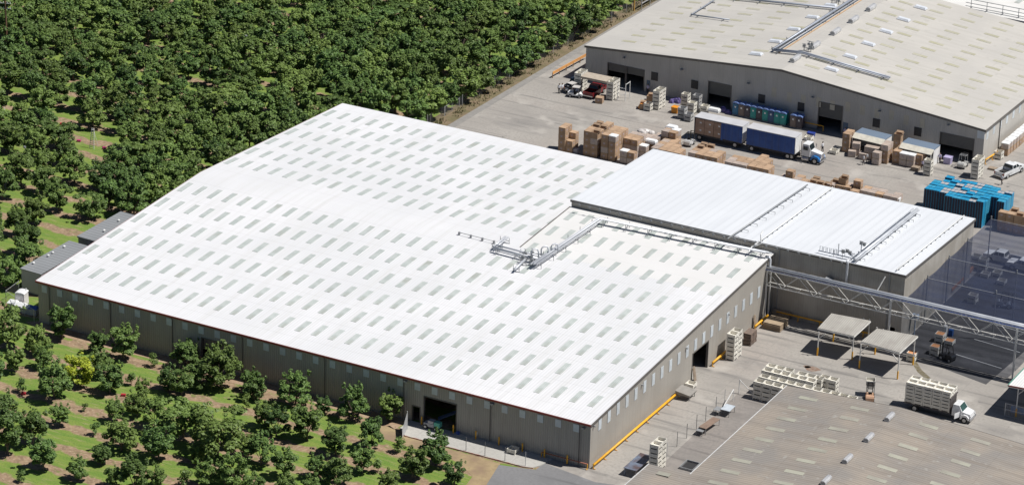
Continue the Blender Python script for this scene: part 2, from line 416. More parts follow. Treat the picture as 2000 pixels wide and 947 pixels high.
f = MB(); f.hexa([(0.13, -0.3, zf(-.3) - .14), (0.2, -0.3, zf(-.3) - .14), (0.2, 54.1, zf(54.1) - .14), (0.13, 54.1, zf(54.1) - .14)],
                 [(0.13, -0.3, zf(-.3) + .16), (0.2, -0.3, zf(-.3) + .16), (0.2, 54.1, zf(54.1) + .16), (0.13, 54.1, zf(54.1) + .16)])
f.build('fascia', trim_m, wh)
f = MB()
for (ya, za, yb, zb) in ((-.3, zf(-.3), D1, ZR), (D1, ZR, DB + .25, ZB - SB * .25)):
    f.hexa([(-L - .23, ya, za - .14), (-L - .16, ya, za - .14), (-L - .16, yb, zb - .14), (-L - .23, yb, zb - .14)],
           [(-L - .23, ya, za + .15), (-L - .16, ya, za + .15), (-L - .16, yb, zb + .15), (-L - .23, yb, zb + .15)])
f.build('fascia', red_trim, wh)
# skylights
def sky_mesh(lx, ly, mt, name):
    b = MB(); b.box(-lx / 2, lx / 2, -ly / 2, ly / 2, -0.02, 0.035); return b.mesh(name, mt)
sk = sky_mesh(0.86, 3.1, sky_m, 'skylight')
spots = []
for i in range(33):
    x = -83.97 + 2.556 * i
    for k in range(6): spots.append((x, 5.45 + 5.86 * k, 0))
    if x > XE + 1:
        for y in (40.95, 47.1, 52.75): spots.append((x, y, 0))
    if x < XE - 1:
        for k in range(6): spots.append((x, 47.05 + 5.58 * k, 1))
def on_roof(x, y, back):
    return (x, y, (zf(y) if not back else ZR - SB * (y - D1)) + e + 0.005), (math.atan(S) if not back else -math.atan(SB))
spots.sort(key=lambda s: (Vector((s[0], s[1], 6)) - CAM).length)
rest = MB()
for j, (x, y, back) in enumerate(spots):
    p, a = on_roof(x, y, back)
    if j < 99:
        o = bpy.data.objects.new('skylight', sk); COL.objects.link(o); o.parent = wh; o.location = p; o.rotation_euler = (a, 0, 0)
    else:
        s_ = math.tan(a); hx, hy = 0.43, 1.55
        rest.hexa([(x - hx, y - hy, p[2] - s_ * hy - .02), (x + hx, y - hy, p[2] - s_ * hy - .02), (x + hx, y + hy, p[2] + s_ * hy - .02), (x - hx, y + hy, p[2] + s_ * hy - .02)],
                  [(x - hx, y - hy, p[2] - s_ * hy + .035), (x + hx, y - hy, p[2] - s_ * hy + .035), (x + hx, y + hy, p[2] + s_ * hy + .035), (x - hx, y + hy, p[2] + s_ * hy + .035)])
rest.build('skylight', sky_m, wh)['kind'] = 'stuff'
# translucent wall panels
pm = MB(); pm.box(-.42, .42, -0.03, 0.0, -.52, .52); pmf = pm.mesh('window', pane_m)
pm = MB(); pm.box(0.0, 0.03, -.4, .4, -.83, .83); pmr = pm.mesh('window', pane_m)
for i in range(33):
    x = -83.72 + 2.553 * i
    o = bpy.data.objects.new('window', pmf); COL.objects.link(o); o.parent = wh; o.location = (x, -0.02, 5.16)
for k in range(20):
    y = 2.52 + 2.555 * k
    if y > 53: break
    o = bpy.data.objects.new('window', pmr); COL.objects.link(o); o.parent = wh; o.location = (0.02, y, 5.25 - 0.006 * y + (S - .0536) * y)
for x in (-82.9, -72.8, -62.75, -51.65, -38.9, -27.0, -14.25, -1.5):
    d = MB(); d.tube([(x, -0.3, 5.9), (x, -0.1, 5.6), (x, -0.1, 0.25), (x, -0.25, 0.13)], 0.055, 6); d.build('downspout', trim_m, wh)
def lamp_mesh(front):
    b = MB()
    if front: b.box(-.2, .2, -.5, -.05, -.05, .12, 0); b.box(-.17, .17, -.46, -.12, -.09, -.051, 1)
    else: b.box(.0, .32, -.11, .11, -.05, .06, 0); b.box(.1, .29, -.09, .09, -.09, -.051, 0)
    return b.mesh('wall_lamp', [dull_steel, white_paint])
lf, lr = lamp_mesh(True), lamp_mesh(False)
for x, z in ((-0.9, 5.5), (-13.9, 5.55), (-26.6, 5.55)):
    o = bpy.data.objects.new('wall_lamp', lf); COL.objects.link(o); o.parent = wh; o.location = (x, -0.0, z)
for (px, py) in ((1159, 831), (1253, 751), (1339.5, 679), (1422, 613)):
    p = at_x(px, py, 0); o = bpy.data.objects.new('wall_lamp', lr); COL.objects.link(o); o.parent = wh; o.location = (0, p.y, p.z)
rd = MB(); rd.box(-58.1, -53.5, 0.35, 0.42, 2.3, 4.05); rd.build('rolling_door', ribbed('door_sheet', (0.20, 0.17, 0.145), 2, .2), wh)

# ================================================================== COLD STORE (taller flat box behind)
CX0, CX1, CY0, CY1, CZ0, CZ1 = -31.7, 19.5, 55.63, 82.24, 10.14, 9.0
cs = thing('cold_store', 'tall cold store box with plain white seamed roof behind the warehouse', 'cold store')
w = MB(); zc = lambda y: CZ0 + (CZ1 - CZ0) * (y - CY0) / (CY1 - CY0)
wall(w, CX0, CX1, lambda u: CZ0, [(19.5 - 2.0, 19.5 - 0.9, 0, 2.2)], lambda u, z: (u, CY0, z))
wall(w, CY0, CY1, zc, [], lambda u, z: (CX1, u, z))
wall(w, CX0, CX1, lambda u: CZ1, [], lambda u, z: (u, CY1, z))
wall(w, CY0, CY1, zc, [], lambda u, z: (CX0, u, z))
w.build('wall', ribbed('cold_store_sheet', (0.40, 0.375, 0.335), 'sum', 0.36, 0.012, 0.55, (0.315, 0.29, 0.25), rib=.93, scale=.3, streak=((1.2, 1.2, 0.1), (0.31, 0.285, 0.245))), cs)
r = MB(); slope_slab(r, CX0 - .1, CX1 + .1, CY0 - .12, zc(CY0 - .12) + .2, CY1 + .2, zc(CY1 + .2) + .2, t=.16)
r.build('roof', ribbed('seam_roof', (0.63, 0.65, 0.68), 0, 1.22, 0.008, 0.5, (0.605, 0.625, 0.655), lap=(1, 13.2, 5.6 + 13.2 * 3, 0.07), lapcol=.95, scale=.09, rib=.93, duty=.09, grime=(1.6, (0.58, 0.595, 0.62), .64), streak=((.9, 0.04, 1), (0.58, 0.60, 0.63))), cs)
f = MB(); f.box(CX0 - .12, CX1 + .13, CY0 - .2, CY0 - .13, CZ0 - .14, CZ0 + .17); f.build('fascia', trim_m, cs)
f = MB(); f.hexa([(CX1 + .11, CY0 - .12, CZ0 - .12), (CX1 + .18, CY0 - .12, CZ0 - .12), (CX1 + .18, CY1 + .2, CZ1 - .12), (CX1 + .11, CY1 + .2, CZ1 - .12)],
                 [(CX1 + .11, CY0 - .12, CZ0 + .19), (CX1 + .18, CY0 - .12, CZ0 + .19), (CX1 + .18, CY1 + .2, CZ1 + .18), (CX1 + .11, CY1 + .2, CZ1 + .18)]); f.build('fascia', trim_m, cs)
for x in (0.9, 17.3):
    d = MB(); d.tube([(x, CY0 - .25, CZ0 - .1), (x, CY0 - .12, CZ0 - .6), (x, CY0 - .12, 0.2)], 0.06, 6); d.build('downspout', dull_steel, cs)

# ================================================================== PACKING SHED (far, beige roof, gable to the camera)
FZ = -0.0196; FO = Vector((0, 125.58, 0)); FROT = Matrix.Rotation(-FZ, 3, 'Z')
def FW(p): return FO + Matrix.Rotation(FZ, 3, 'Z') @ Vector(p)
def FL(p): return FROT @ (Vector(p) - FO)
def at_far(px, py, yl=0.0):
    n = Matrix.Rotation(FZ, 3, 'Z') @ Vector((0, 1, 0)); P0 = FO + n * yl
    d = ray(px, py); return FL(CAM + d * ((P0 - CAM).dot(n) / d.dot(n)))
FX0, FX1, FXM, FH, FHM, FD = -65.73, 5.15, -30.0, 5.74, 8.7, 48.6
SL = (FHM - FH) / (FXM - FX0); SR = (FHM - FH) / (FX1 - FXM)
zfar = lambda x: FH + (x - FX0) * SL if x < FXM else FHM - (x - FXM) * SR
ps = thing('packing_shed', 'broad packing shed with beige roof and shaded grey gable behind the yard', 'shed', FO, FZ)
def px_hole(x0, x1, ytop, ybot=None):
    a = at_far(x0, ytop); b = at_far(x1, ytop)
    return (a.x, b.x, 0.0, a.z)
fd = [(at_far(1187, 150).x, at_far(1221, 150).x, 0, 3.6), (at_far(1224, 150).x, at_far(1257.5, 150).x, 0, 3.6), (at_far(1384, 178).x, at_far(1427, 186).x, 0, 4.1),
      (at_far(1599, 223).x, at_far(1644, 230).x, 0, 4.6), (at_far(1836.5, 273).x, at_far(1901, 286).x, 0, 3.8)]
pd_ = (at_far(1645, 262).x, at_far(1655.5, 262).x, 0, 2.1); pd2 = (at_far(1262, 180).x, at_far(1269, 180).x, 0, 2.1)
w = MB()
wall(w, FX0, FX1, zfar, fd + [pd_, pd2], lambda u, z: (u, 0, z), breaks=(FXM,))
wall(w, FX0, FX1, zfar, [], lambda u, z: (u, FD, z), breaks=(FXM,))
wall(w, 0, FD, lambda u: FH, [], lambda u, z: (FX0, u, z))
wall(w, 0, FD, lambda u: zfar(FX1), [], lambda u, z: (FX1, u, z))
w.build('wall', ribbed('shed_sheet', (0.49, 0.47, 0.435), 'sum', 0.32, 0.02, 0.6, (0.45, 0.43, 0.395), rib=.92, scale=.3, streak=((1.6, 1.6, 0.1), (0.43, 0.41, 0.375))), ps)
def xslab(mb, x0, z0, x1, z1, y0, y1, t=.14):
    mb.hexa([(x0, y0, z0 - t), (x1, y0, z1 - t), (x1, y1, z1 - t), (x0, y1, z0 - t)], [(x0, y0, z0), (x1, y0, z1), (x1, y1, z1), (x0, y1, z0)])
shed_roof = ribbed('beige_roof', (0.485, 0.465, 0.43), 1, 0.30, 0.02, 0.65, (0.445, 0.428, 0.40), lap=(0, 5.65, 1.6, 0.12), lapcol=.93, scale=.12, rib=.955, streak=((0.07, 1.3, 1), (0.425, 0.408, 0.375)), grime=(.8, (0.41, 0.395, 0.365), .62))
r = MB(); xslab(r, FX0 - .2, FH + .15, FXM, FHM + .16, -.2, FD + .2); xslab(r, FXM, FHM + .16, FX1 + .2, zfar(FX1) + .15, -.2, FD + .2)
r.build('roof', shed_roof, ps)
r = MB()
for (a, za, b, zb) in ((FX0 - .2, FH, FXM, FHM), (FXM, FHM, FX1 + .2, zfar(FX1))):
    r.hexa([(a, -.3, za - .2), (b, -.3, zb - .2), (b, -.21, zb - .2), (a, -.21, za - .2)], [(a, -.3, za + .12), (b, -.3, zb + .12), (b, -.21, zb + .12), (a, -.21, za + .12)])
r.box(FX1 + .21, FX1 + .3, -.3, FD, FH - .2, FH + .12)
r.build('fascia', trim_m, ps)
tan_sky = ribbed('tan_skylight', (0.385, 0.37, 0.265), 1, 0.2, 0.02, 0.55, (0.42, 0.405, 0.33), scale=.5, rib=.95, objvar=.06)
def roof_strip(mb, x, y, lx, ly, zfun):
    a, b = x - lx / 2, x + lx / 2
    mb.hexa([(a, y - ly / 2, zfun(a) - .03), (b, y - ly / 2, zfun(b) - .03), (b, y + ly / 2, zfun(b) - .03), (a, y + ly / 2, zfun(a) - .03)],
            [(a, y - ly / 2, zfun(a) + .03), (b, y - ly / 2, zfun(b) + .03), (b, y + ly / 2, zfun(b) + .03), (a, y + ly / 2, zfun(a) + .03)])
zr = lambda x: zfar(x) + .16
fs = []
for x in (-60.0, -54.4, -48.75, -43.1, -37.35):
    for k in range(13):
        if x == -37.35 and k % 2 == 0: continue
        fs.append((x, 4.3 + 3.5 * k))
for x in (-26.65, -20.95, -15.15, -9.4, -3.6, 2.1):
    for k in range(13): fs.append((x, 4.3 + 3.5 * k))
fs.sort(key=lambda q: (FW((q[0], q[1], 7)) - CAM).length)
rest = MB()
for j, (x, y) in enumerate(fs):
    y += random.uniform(-.12, .12)
    if j < 99:
        b = MB(); roof_strip(b, x, y, 2.55, 0.82, zr); b.build('skylight', tan_sky, ps)
    else: roof_strip(rest, x, y, 2.55, 0.82, zr)
rest.build('skylight', tan_sky, ps)['kind'] = 'stuff'
# ridge ventilators and smoke domes
vent_metal = mat('vent_metal', (0.62, 0.62, 0.62), (0.45, 0.45, 0.46), rough=.4, metal=.35, scale=.8)
def vent_mesh():
    b = MB(); b.box(-.35, .35, -1.35, 1.35, -.1, .25, 0)
    b.prism([(-.48, .2), (.48, .2), (.42, .52), (.2, .72), (-.2, .72), (-.42, .52)], 'y', -1.35, 1.35, 0)
    b.box(-.3, .3, -1.37, -1.351, .22, .5, 1)
    return b.mesh('ridge_vent', [vent_metal, dull_steel])
vm = vent_mesh()
for y in (5.0, 12.7, 20.9, 28.3, 35.6, 43):
    o = bpy.data.objects.new('ridge_vent', vm); COL.objects.link(o); o.parent = ps; o.location = (-30.0, y, FHM + .16)
dm = MB(); dm.box(-1.15, 1.15, -.6, .6, -.15, .12, 1); dm.frus((-1.1, 1.1, -.55, .55), .12, (-.9, .9, -.35, .35), .38, 0); dmm = dm.mesh('smoke_dome', [mat('dome_acrylic', (0.66, 0.69, 0.74), rough=.25), vent_metal])
for xs, y0 in ((-37.2, 5.4), (-23.7, 5.4)):
    for k in range(6):
        y = y0 + 7.4 * k
        if y > FD - 1: continue
        o = bpy.data.objects.new('smoke_dome', dmm); COL.objects.link(o); o.parent = ps; o.location = (xs, y, zr(xs)); o.rotation_euler = (0, -math.atan(SL) if xs < FXM else math.atan(SR), 0)
# openings on the gable wall
louv = mat('louver', (0.035, 0.036, 0.04), rough=.5)
for (x0, x1, yt, yb) in ((1272, 1285, 143, 156), (1350, 1363.5, 159, 172), (1481, 1494, 186, 200), (1558, 1571, 202, 216), (1704.5, 1718.5, 233, 248), (1785.5, 1800, 250, 265)):
    a = at_far(x0, yt); b = at_far(x1, yb + 2); c = at_far((x0 + x1) / 2, (yt + yb) / 2)
    q = MB(); hw = abs(at_far(x1, (yt + yb) / 2).x - at_far(x0, (yt + yb) / 2).x) / 2; q.box(c.x - hw, c.x + hw, -.08, -.005, c.z - .72, c.z + .72)
    for k in range(5): q.box(c.x - hw + .05, c.x + hw - .05, -.11, -.081, c.z - .6 + .27 * k, c.z - .5 + .27 * k)
    q.build('louver', louv, ps)
lampf = lamp_mesh(True)
for (px, py) in ((1220, 113), (1332, 136), (1462.5, 163), (1588, 190), (1719, 217), (1853, 244)):
    p = at_far(px, py); o = bpy.data.objects.new('wall_lamp', lampf); COL.objects.link(o); o.parent = ps; o.location = (p.x, 0, p.z)
faint = ribbed('faded_panel', (0.52, 0.48, 0.39), 'sum', 0.32, 0.02, 0.5, (0.46, 0.43, 0.35), scale=.5, rib=.94)
fp = MB(); fp.box(-.42, .42, -.02, -.004, -.8, .8); fpm = fp.mesh('window', faint)
for (zx, zy) in ((195, 160), (290, 190), (375, 205), (470, 220), (555, 240), (650, 250), (740, 270), (830, 290), (920, 300), (1010, 330), (1110, 350)):
    p = at_far(1450 + zx / 3.156, 130 + zy / 3.156); o = bpy.data.objects.new('window', fpm); COL.objects.link(o); o.parent = ps; o.location = (p.x, -.002, p.z)
cp = at_far(1915.5, 262); q = MB(); q.box(cp.x - .55, FX1 + .02, -.06, -.004, cp.z - .75, cp.z + .75); q.build('window', pane_m, ps)
fp = MB(); fp.box(.004, .02, -.42, .42, -.8, .8); fpm = fp.mesh('window', pane_m)
for k in range(17):
    o = bpy.data.objects.new('window', fpm); COL.objects.link(o); o.parent = ps; o.location = (FX1 + .002, 1.3 + 2.8 * k, 4.6)
dsp = MB(); dsp.tube([(FX1 + .1, 6.6, 5.5), (FX1 + .1, 6.6, .2)], .07); dsp.build('downspout', trim_m, ps)
shut = ribbed('shutter', (0.12, 0.118, 0.11), 2, .22, rib=.8)
for (a, b, z0, z1), frac in zip(fd, (0.35, 0.32, 0.5, 0.52, 0.5)):
    q = MB(); q.box(a + .02, b - .02, .12, .2, z1 * (1 - frac), z1); q.build('rolling_door', shut, ps)
    q = MB(); q.box(a - .12, a, -.08, .2, 0, z1 + .12); q.box(b, b + .12, -.08, .2, 0, z1 + .12); q.box(a, b, -.08, .2, z1, z1 + .12); q.build('door_frame', trim_m, ps)
for (a, b, z0, z1) in (pd_, pd2):
    q = MB(); q.box(a + .02, b - .02, .05, .1, 0, z1 - .02); q.build('door', mat('blue_door', (0.10, 0.16, 0.24), rough=.5), ps)

# ================================================================== BROWN ROOFED SHED (bottom right)
BX0, BXM, BX1, BY1 = 15.95, 31.6, 64.0, 24.6; BH = 5.43; BS = 0.0555
zb = lambda x: BH + (min(x, 2 * BXM - x) - BX0) * BS
bs_ = thing('brown_shed', 'low shed with weathered grey brown ribbed roof in the near corner', 'shed')
broof = ribbed('brown_roof', (0.298, 0.258, 0.216), 1, 0.5, 0.03, 0.8, (0.232, 0.214, 0.196), lap=(0, 7.3, 2.7, 0.1), lapcol=.9, scale=.16, rib=.84, duty=.3, streak=((0.09, 0.9, 1), (0.215, 0.187, 0.16)), grime=(1.1, (0.30, 0.285, 0.26), .62))
w = MB()
wall(w, BX0 + .2, BX1 - .2, lambda x: zb(x) - .12, [], lambda u, z: (u, BY1 - .2, z), breaks=(BXM,))
wall(w, -4.5, BY1 - .2, lambda u: BH - .1, [], lambda u, z: (BX0 + .2, u, z))
wall(w, -60, BY1 - .2, lambda u: zb(BX1) - .1, [], lambda u, z: (BX1 - .2, u, z))
wall(w, -60, -4.8, lambda u: BH - .4, [], lambda u, z: (10.6, u, z))
wall(w, 10.6, BX0 + .2, lambda u: BH - .15, [(13.6, 15.7, 0, 3.6)], lambda u, z: (u, -4.8, z))
wall(w, 10.6, BX1 - .2, lambda u: BH - .4, [], lambda u, z: (u, -60, z))
w.build('wall', ribbed('brown_wall', (0.30, 0.28, 0.25), 'sum', 0.32), bs_)
r = MB(); xslab(r, BX0, zb(BX0) + .02, BXM, zb(BXM) + .02, -60, BY1); xslab(r, BXM, zb(BXM) + .02, BX1, zb(BX1) + .02, -60, BY1)
xslab(r, 10.4, BH - .05 * 5.5 + .25, BX0, BH + .02, -60, -4.6)
r.build('roof', broof, bs_)
f = MB(); f.box(BX0 - .1, BX0 - .005, -4.6, BY1 + .05, BH - .16, BH + .06); f.box(10.3, 10.395, -60, -4.55, BH - .2, BH + .02); f.build('gutter', mat('gutter', (0.6, 0.6, 0.6), rough=.5), bs_)
f = MB()
for (a, b) in ((BX0, BXM), (BXM, BX1)):
    f.hexa([(a, BY1 + .005, zb(a) - .2), (b, BY1 + .005, zb(b) - .2), (b, BY1 + .08, zb(b) - .2), (a, BY1 + .08, zb(a) - .2)], [(a, BY1 + .005, zb(a) + .03), (b, BY1 + .005, zb(b) + .03), (b, BY1 + .08, zb(b) + .03), (a, BY1 + .08, zb(a) + .03)])
f.build('fascia', trim_m, bs_)
old_sky = ribbed('aged_skylight', (0.36, 0.355, 0.29), 1, 0.3, 0.02, 0.6, (0.285, 0.27, 0.23), scale=.35, rib=.9, objvar=.08)
zbr = lambda x: zb(x) + .022
for x, dx in ((20.0, 2.3), (27.1, 2.3), (36.45, 2.3), (43.4, 2.3)):
    for k in range(14):
        y = 22.0 - 3.42 * k
        if y < -20: continue
        q = MB(); roof_strip(q, x, y + random.uniform(-.1, .1), dx + .2, .86, zbr); q.build('skylight', old_sky, bs_)
q = MB(); roof_strip(q, 13.2, -6.3, 1.7, .9, lambda x: BH - .05 * 5.5 + .25 + (x - 10.4) * .0414); q.build('skylight', old_sky, bs_)
for y in (20.9, 14.1, 7.3, 0.6, -6):
    o = bpy.data.objects.new('ridge_vent', vm); COL.objects.link(o); o.parent = bs_; o.location = (BXM, y, zb(BXM) + .02); o.scale = (.8, .75, .75)

# ================================================================== SMALL BUILDINGS
grey_roof = ribbed('grey_sheet_roof', (0.25, 0.26, 0.27), 1, 0.75, 0.06, 0.5, (0.22, 0.23, 0.24), rib=.7, duty=.15)
def portable(x0, x1, y0, y1, hgt, label, vents, wc):
    t = thing('portable_building', label, 'cabin', ((x0 + x1) / 2, (y0 + y1) / 2, 0), 0, 'grey roofed cabins beside the warehouse end')
    hx, hy = (x1 - x0) / 2, (y1 - y0) / 2
    b = MB(); b.box(-hx, hx, -hy, hy, .3, hgt - .1); b.build('wall', wc, t)
    b = MB(); b.box(-hx + .2, hx - .2, -hy + .2, hy - .2, 0, .3); b.build('skirting', dull_steel, t)
    b = MB(); b.hexa([(-hx - .1, -hy - .15, hgt - .1), (hx + .1, -hy - .15, hgt - .1), (hx + .1, hy + .15, hgt - .1), (-hx - .1, hy + .15, hgt - .1)],
                     [(-hx - .1, -hy - .15, hgt + .1), (hx + .1, -hy - .15, hgt), (hx + .1, hy + .15, hgt), (-hx - .1, hy + .15, hgt + .1)]); b.build('roof', grey_roof, t)
    for (vx, vy) in vents:
        v = MB(); v.tube([(vx, vy, hgt - .02), (vx, vy, hgt + .32)], .09); v.dome((vx, vy, hgt + .28), .2, .2, .12); v.build('roof_vent', white_paint, t)
    return t, hx, hy
lav = mat('lavender_wall', (0.42, 0.39, 0.41), (0.37, 0.345, 0.365), rough=.6, scale=.4)
t, hx, hy = portable(-92.75, -89.35, 6.85, 18.2, 3.6, 'long grey roofed cabin with four white roof vents by the warehouse end', ((-1.1, -3.6), (-.9, -.4), (-1.0, .8), (-.9, 3.4)), lav)
t, hx, hy = portable(-92.75, -89.35, 20.4, 31.0, 3.6, 'grey roofed cabin with window air conditioner set behind the longer cabin', ((.5, -2), (.1, 2.2)), mat('slate_wall', (0.2, 0.2, 0.24), rough=.6))
a = MB(); a.box(-.1, .75, -hy - .45, -hy, 1.9, 2.5); a.build('air_conditioner', white_paint, t)
# white roof building beyond the packing shed
bw = thing('distant_warehouse', 'white roofed building with pipe railing just visible behind the beige shed', 'warehouse', FW((25, FD + 17.4, 0)), FZ)
b = MB(); b.box(-52, 60, -15.5, 20, 0, 6.6); b.build('wall', wall_m, bw)
b = MB(); b.box(-52.3, 60.3, -16, 20.4, 6.6, 6.85); b.build('roof', ribbed('far_white_roof', (0.70, 0.69, 0.665), 0, 0.4, 0.02, rib=.95, scale=.2), bw)
for k in range(14):
    b = MB(); b.box(-44 + 6.2 * k, -43.1 + 6.2 * k, -7.5, -3.5, 6.852, 6.9); b.build('skylight', sky_m, bw)
# ================================================================== ORCHARD
def leaf_mat(name, dark, light, tip):
    mt, nt, b = _nt(name)
    geo = nt.nodes.new('ShaderNodeNewGeometry'); oi = nt.nodes.new('ShaderNodeObjectInfo')
    mx = nt.nodes.new('ShaderNodeMix'); mx.data_type = 'RGBA'; mx.inputs[6].default_value = _rgba(dark); mx.inputs[7].default_value = _rgba(light)
    nt.links.new(geo.outputs['Random Per Island'], mx.inputs[0])
    m2 = nt.nodes.new('ShaderNodeMix'); m2.data_type = 'RGBA'; m2.inputs[7].default_value = _rgba(tip)
    f = math_node(nt, 'MULTIPLY', oi.outputs['Random'], 0.45)
    nt.links.new(f, m2.inputs[0]); nt.links.new(mx.outputs[2], m2.inputs[6])
    hs = nt.nodes.new('ShaderNodeHueSaturation'); hs.inputs['Saturation'].default_value = 1.0
    oi2 = math_node(nt, 'FRACT', math_node(nt, 'MULTIPLY', oi.outputs['Random'], 7.31))
    nt.links.new(math_node(nt, 'MULTIPLY_ADD', oi2, 0.5, 0.75), hs.inputs['Value'])
    nt.links.new(m2.outputs[2], hs.inputs['Color'])
    nt.links.new(hs.outputs[0], b.inputs['Base Color']); b.inputs['Roughness'].default_value = 0.55
    b.inputs['Specular IOR Level'].default_value = 0.3
    tr = nt.nodes.new('ShaderNodeBsdfTranslucent'); nt.links.new(hs.outputs[0], tr.inputs[0])
    ms = nt.nodes.new('ShaderNodeMixShader'); ms.inputs[0].default_value = 0.15
    nt.links.new(b.outputs[0], ms.inputs[1]); nt.links.new(tr.outputs[0], ms.inputs[2])
    nt.links.new(ms.outputs[0], nt.nodes['Material Output'].inputs[0])
    return mt
leaf_g = leaf_mat('leaf_green', (0.043, 0.096, 0.029), (0.132, 0.218, 0.054), (0.215, 0.270, 0.060))
leaf_y = leaf_mat('leaf_yellow', (0.16, 0.22, 0.02), (0.36, 0.39, 0.03), (0.28, 0.33, 0.03))
bark = mat('bark', (0.16, 0.125, 0.10), (0.09, 0.07, 0.06), rough=.95, scale=3)
def crown_arrays(rng, H_, R_, style, n):
    """leaf clumps on the limbs of a vase shaped fruit tree; returns quad vertices"""
    ncl = {'hedge': 34, 'sapling': 7}.get(style, 40)
    cl = []
    for i in range(ncl):
        a = rng.uniform(0, 2 * PI)
        if style == 'hedge':
            rr = R_ * math.sqrt(rng.uniform(0, 1)) * 0.95
            z = H_ * rng.uniform(0.35, 0.9); cr = rng.uniform(.45, .75)
            if z > H_ * .7: z = H_ * .86
            cl.append((rr * math.cos(a), rr * math.sin(a), z, cr, .35 if z > H_ * .8 else .8))
        elif style == 'sapling':
            rr = R_ * rng.uniform(0, .6); z = H_ * rng.uniform(.35, .85)
            cl.append((rr * math.cos(a), rr * math.sin(a), z, rng.uniform(.25, .45) * H_ / 2, 1.1))
        else:
            t = rng.uniform(0, 1) ** .8
            z = H_ * (0.22 + 0.64 * t)
            prof = math.sin(min(1, (t * .8 + .28)) * PI * .86) if style == 'round' else (0.55 + .45 * t) * (1 - .45 * max(0, t - .75) / .25)
            rr = R_ * prof * math.sqrt(rng.uniform(.12, 1)) * .9
            cl.append((rr * math.cos(a), rr * math.sin(a), z, rng.uniform(.26, .66) * R_ / 2.3, rng.uniform(.55, .9)))
    # upright whips poking out of the outline
    k = 0 if style == 'sapling' else rng.randint(8, 15)
    for i in range(k):
        a = rng.uniform(0, 2 * PI); rr = R_ * rng.uniform(.2, .85)
        cl.append((rr * math.cos(a), rr * math.sin(a), H_ * rng.uniform(.86, .99) if style != 'hedge' else H_ * .93, rng.uniform(.16, .3), 1.7 if style != 'hedge' else .5))
    wts = np.array([c[3] ** 2 for c in cl]); wts /= wts.sum()
    cnt = np.maximum(6, (wts * n).astype(int))
    V = []
    nr = np.random.RandomState(rng.randint(0, 10 ** 6))
    for (x, y, z, cr, sq), c in zip(cl, cnt):
        d = nr.normal(size=(c, 3)); d /= np.linalg.norm(d, axis=1)[:, None]
        rad = cr * (0.55 + .5 * nr.rand(c) ** .5)[:, None]
        P = np.array([x, y, z]) + d * rad * np.array([1, 1, sq])
        P[:, 2] = np.maximum(P[:, 2], .25)
        nrm = d * .8 + np.array([0, 0, .8]) + nr.normal(size=(c, 3)) * .4; nrm /= np.linalg.norm(nrm, axis=1)[:, None]
        ref = nr.normal(size=(c, 3)); a = np.cross(nrm, ref); a /= np.linalg.norm(a, axis=1)[:, None]; b = np.cross(nrm, a)
        s = (nr.uniform(.075, .15, c) * (1 if style != 'sapling' else .7))[:, None]; l = s * nr.uniform(1.0, 1.7, c)[:, None]
        V.append(np.stack([P - a * s * .2 - b * l, P + a * s - b * l * .1, P + b * l, P - a * s + b * l * .1], axis=1))
    return np.concatenate(V)
def quads_mesh(name, Q, mt):
    n = len(Q); me = bpy.data.meshes.new(name)
    me.vertices.add(n * 4); me.vertices.foreach_set('co', Q.reshape(-1).astype(np.float32))
    me.loops.add(n * 4); me.loops.foreach_set('vertex_index', np.arange(n * 4, dtype=np.int32))
    me.polygons.add(n); me.polygons.foreach_set('loop_start', np.arange(0, n * 4, 4, dtype=np.int32)); me.polygons.foreach_set('loop_total', np.full(n, 4, dtype=np.int32))
    me.materials.append(mt); me.update(calc_edges=True); me.validate(); return me
def trunk_mb(rng, H_, R_, style):
    b = MB(); fork = (0, 0, .75 if style != 'sapling' else .4)
    r0 = .13 if style != 'sapling' else .04
    b.tube([(0, 0, -.1), (.03, .02, .35), fork], r0 * 1.15, 6, r2=r0 * .85)
    for i in range(5 if style != 'sapling' else 3):
        a = 2 * PI * i / 5 + rng.uniform(-.4, .4); q = R_ * rng.uniform(.45, .75)
        b.tube([fork, (q * .45 * math.cos(a), q * .45 * math.sin(a), H_ * .38), (q * math.cos(a), q * math.sin(a), H_ * rng.uniform(.6, .78))], r0 * .6, 5, r2=r0 * .2)
    return b
rngT = random.Random(11)
VAR = {}
def variant(style, H_, R_, n, lm):
    t = thing('fruit_tree', None, 'tree')
    cr = bpy.data.objects.new('crown', quads_mesh('crown', crown_arrays(rngT, H_, R_, style, n), lm)); COL.objects.link(cr); cr.parent = t
    trunk_mb(rngT, H_, R_, style).build('trunk', bark, t)
    return t
VAR['vase'] = [variant('vase', 4.6 + .15 * k, 2.35 + .1 * (k % 3), 4300, leaf_g) for k in range(6)]
VAR['round'] = [variant('round', 4.7 + .1 * k, 2.35, 4300, leaf_g) for k in range(5)]
VAR['hedge'] = [variant('hedge', 4.5, 2.7, 5000, leaf_g) for k in range(3)]
VAR['sapling'] = [variant('sapling', 2.0, .8, 420, leaf_g) for k in range(3)]
VAR['yellow'] = [variant('vase', 4.0, 1.9, 2600, leaf_y)]
VI = {k: 0 for k in VAR}
for k in VAR:
    for i, t in enumerate(VAR[k]): t.name = 'fruit_tree' if k != 'sapling' else 'sapling'
def tree(style, x, y, sc, label, group=None):
    lst = VAR[style]; i = VI[style]; VI[style] += 1
    pr = lst[i % len(lst)] if i < len(lst) else lst[rngT.randrange(len(lst))]
    s = (sc * rngT.uniform(.95, 1.08), sc * rngT.uniform(.95, 1.08), sc * rngT.uniform(.92, 1.05))
    return put(pr, (x, y, 0), rngT.uniform(0, 2 * PI), label, group, scale=s)
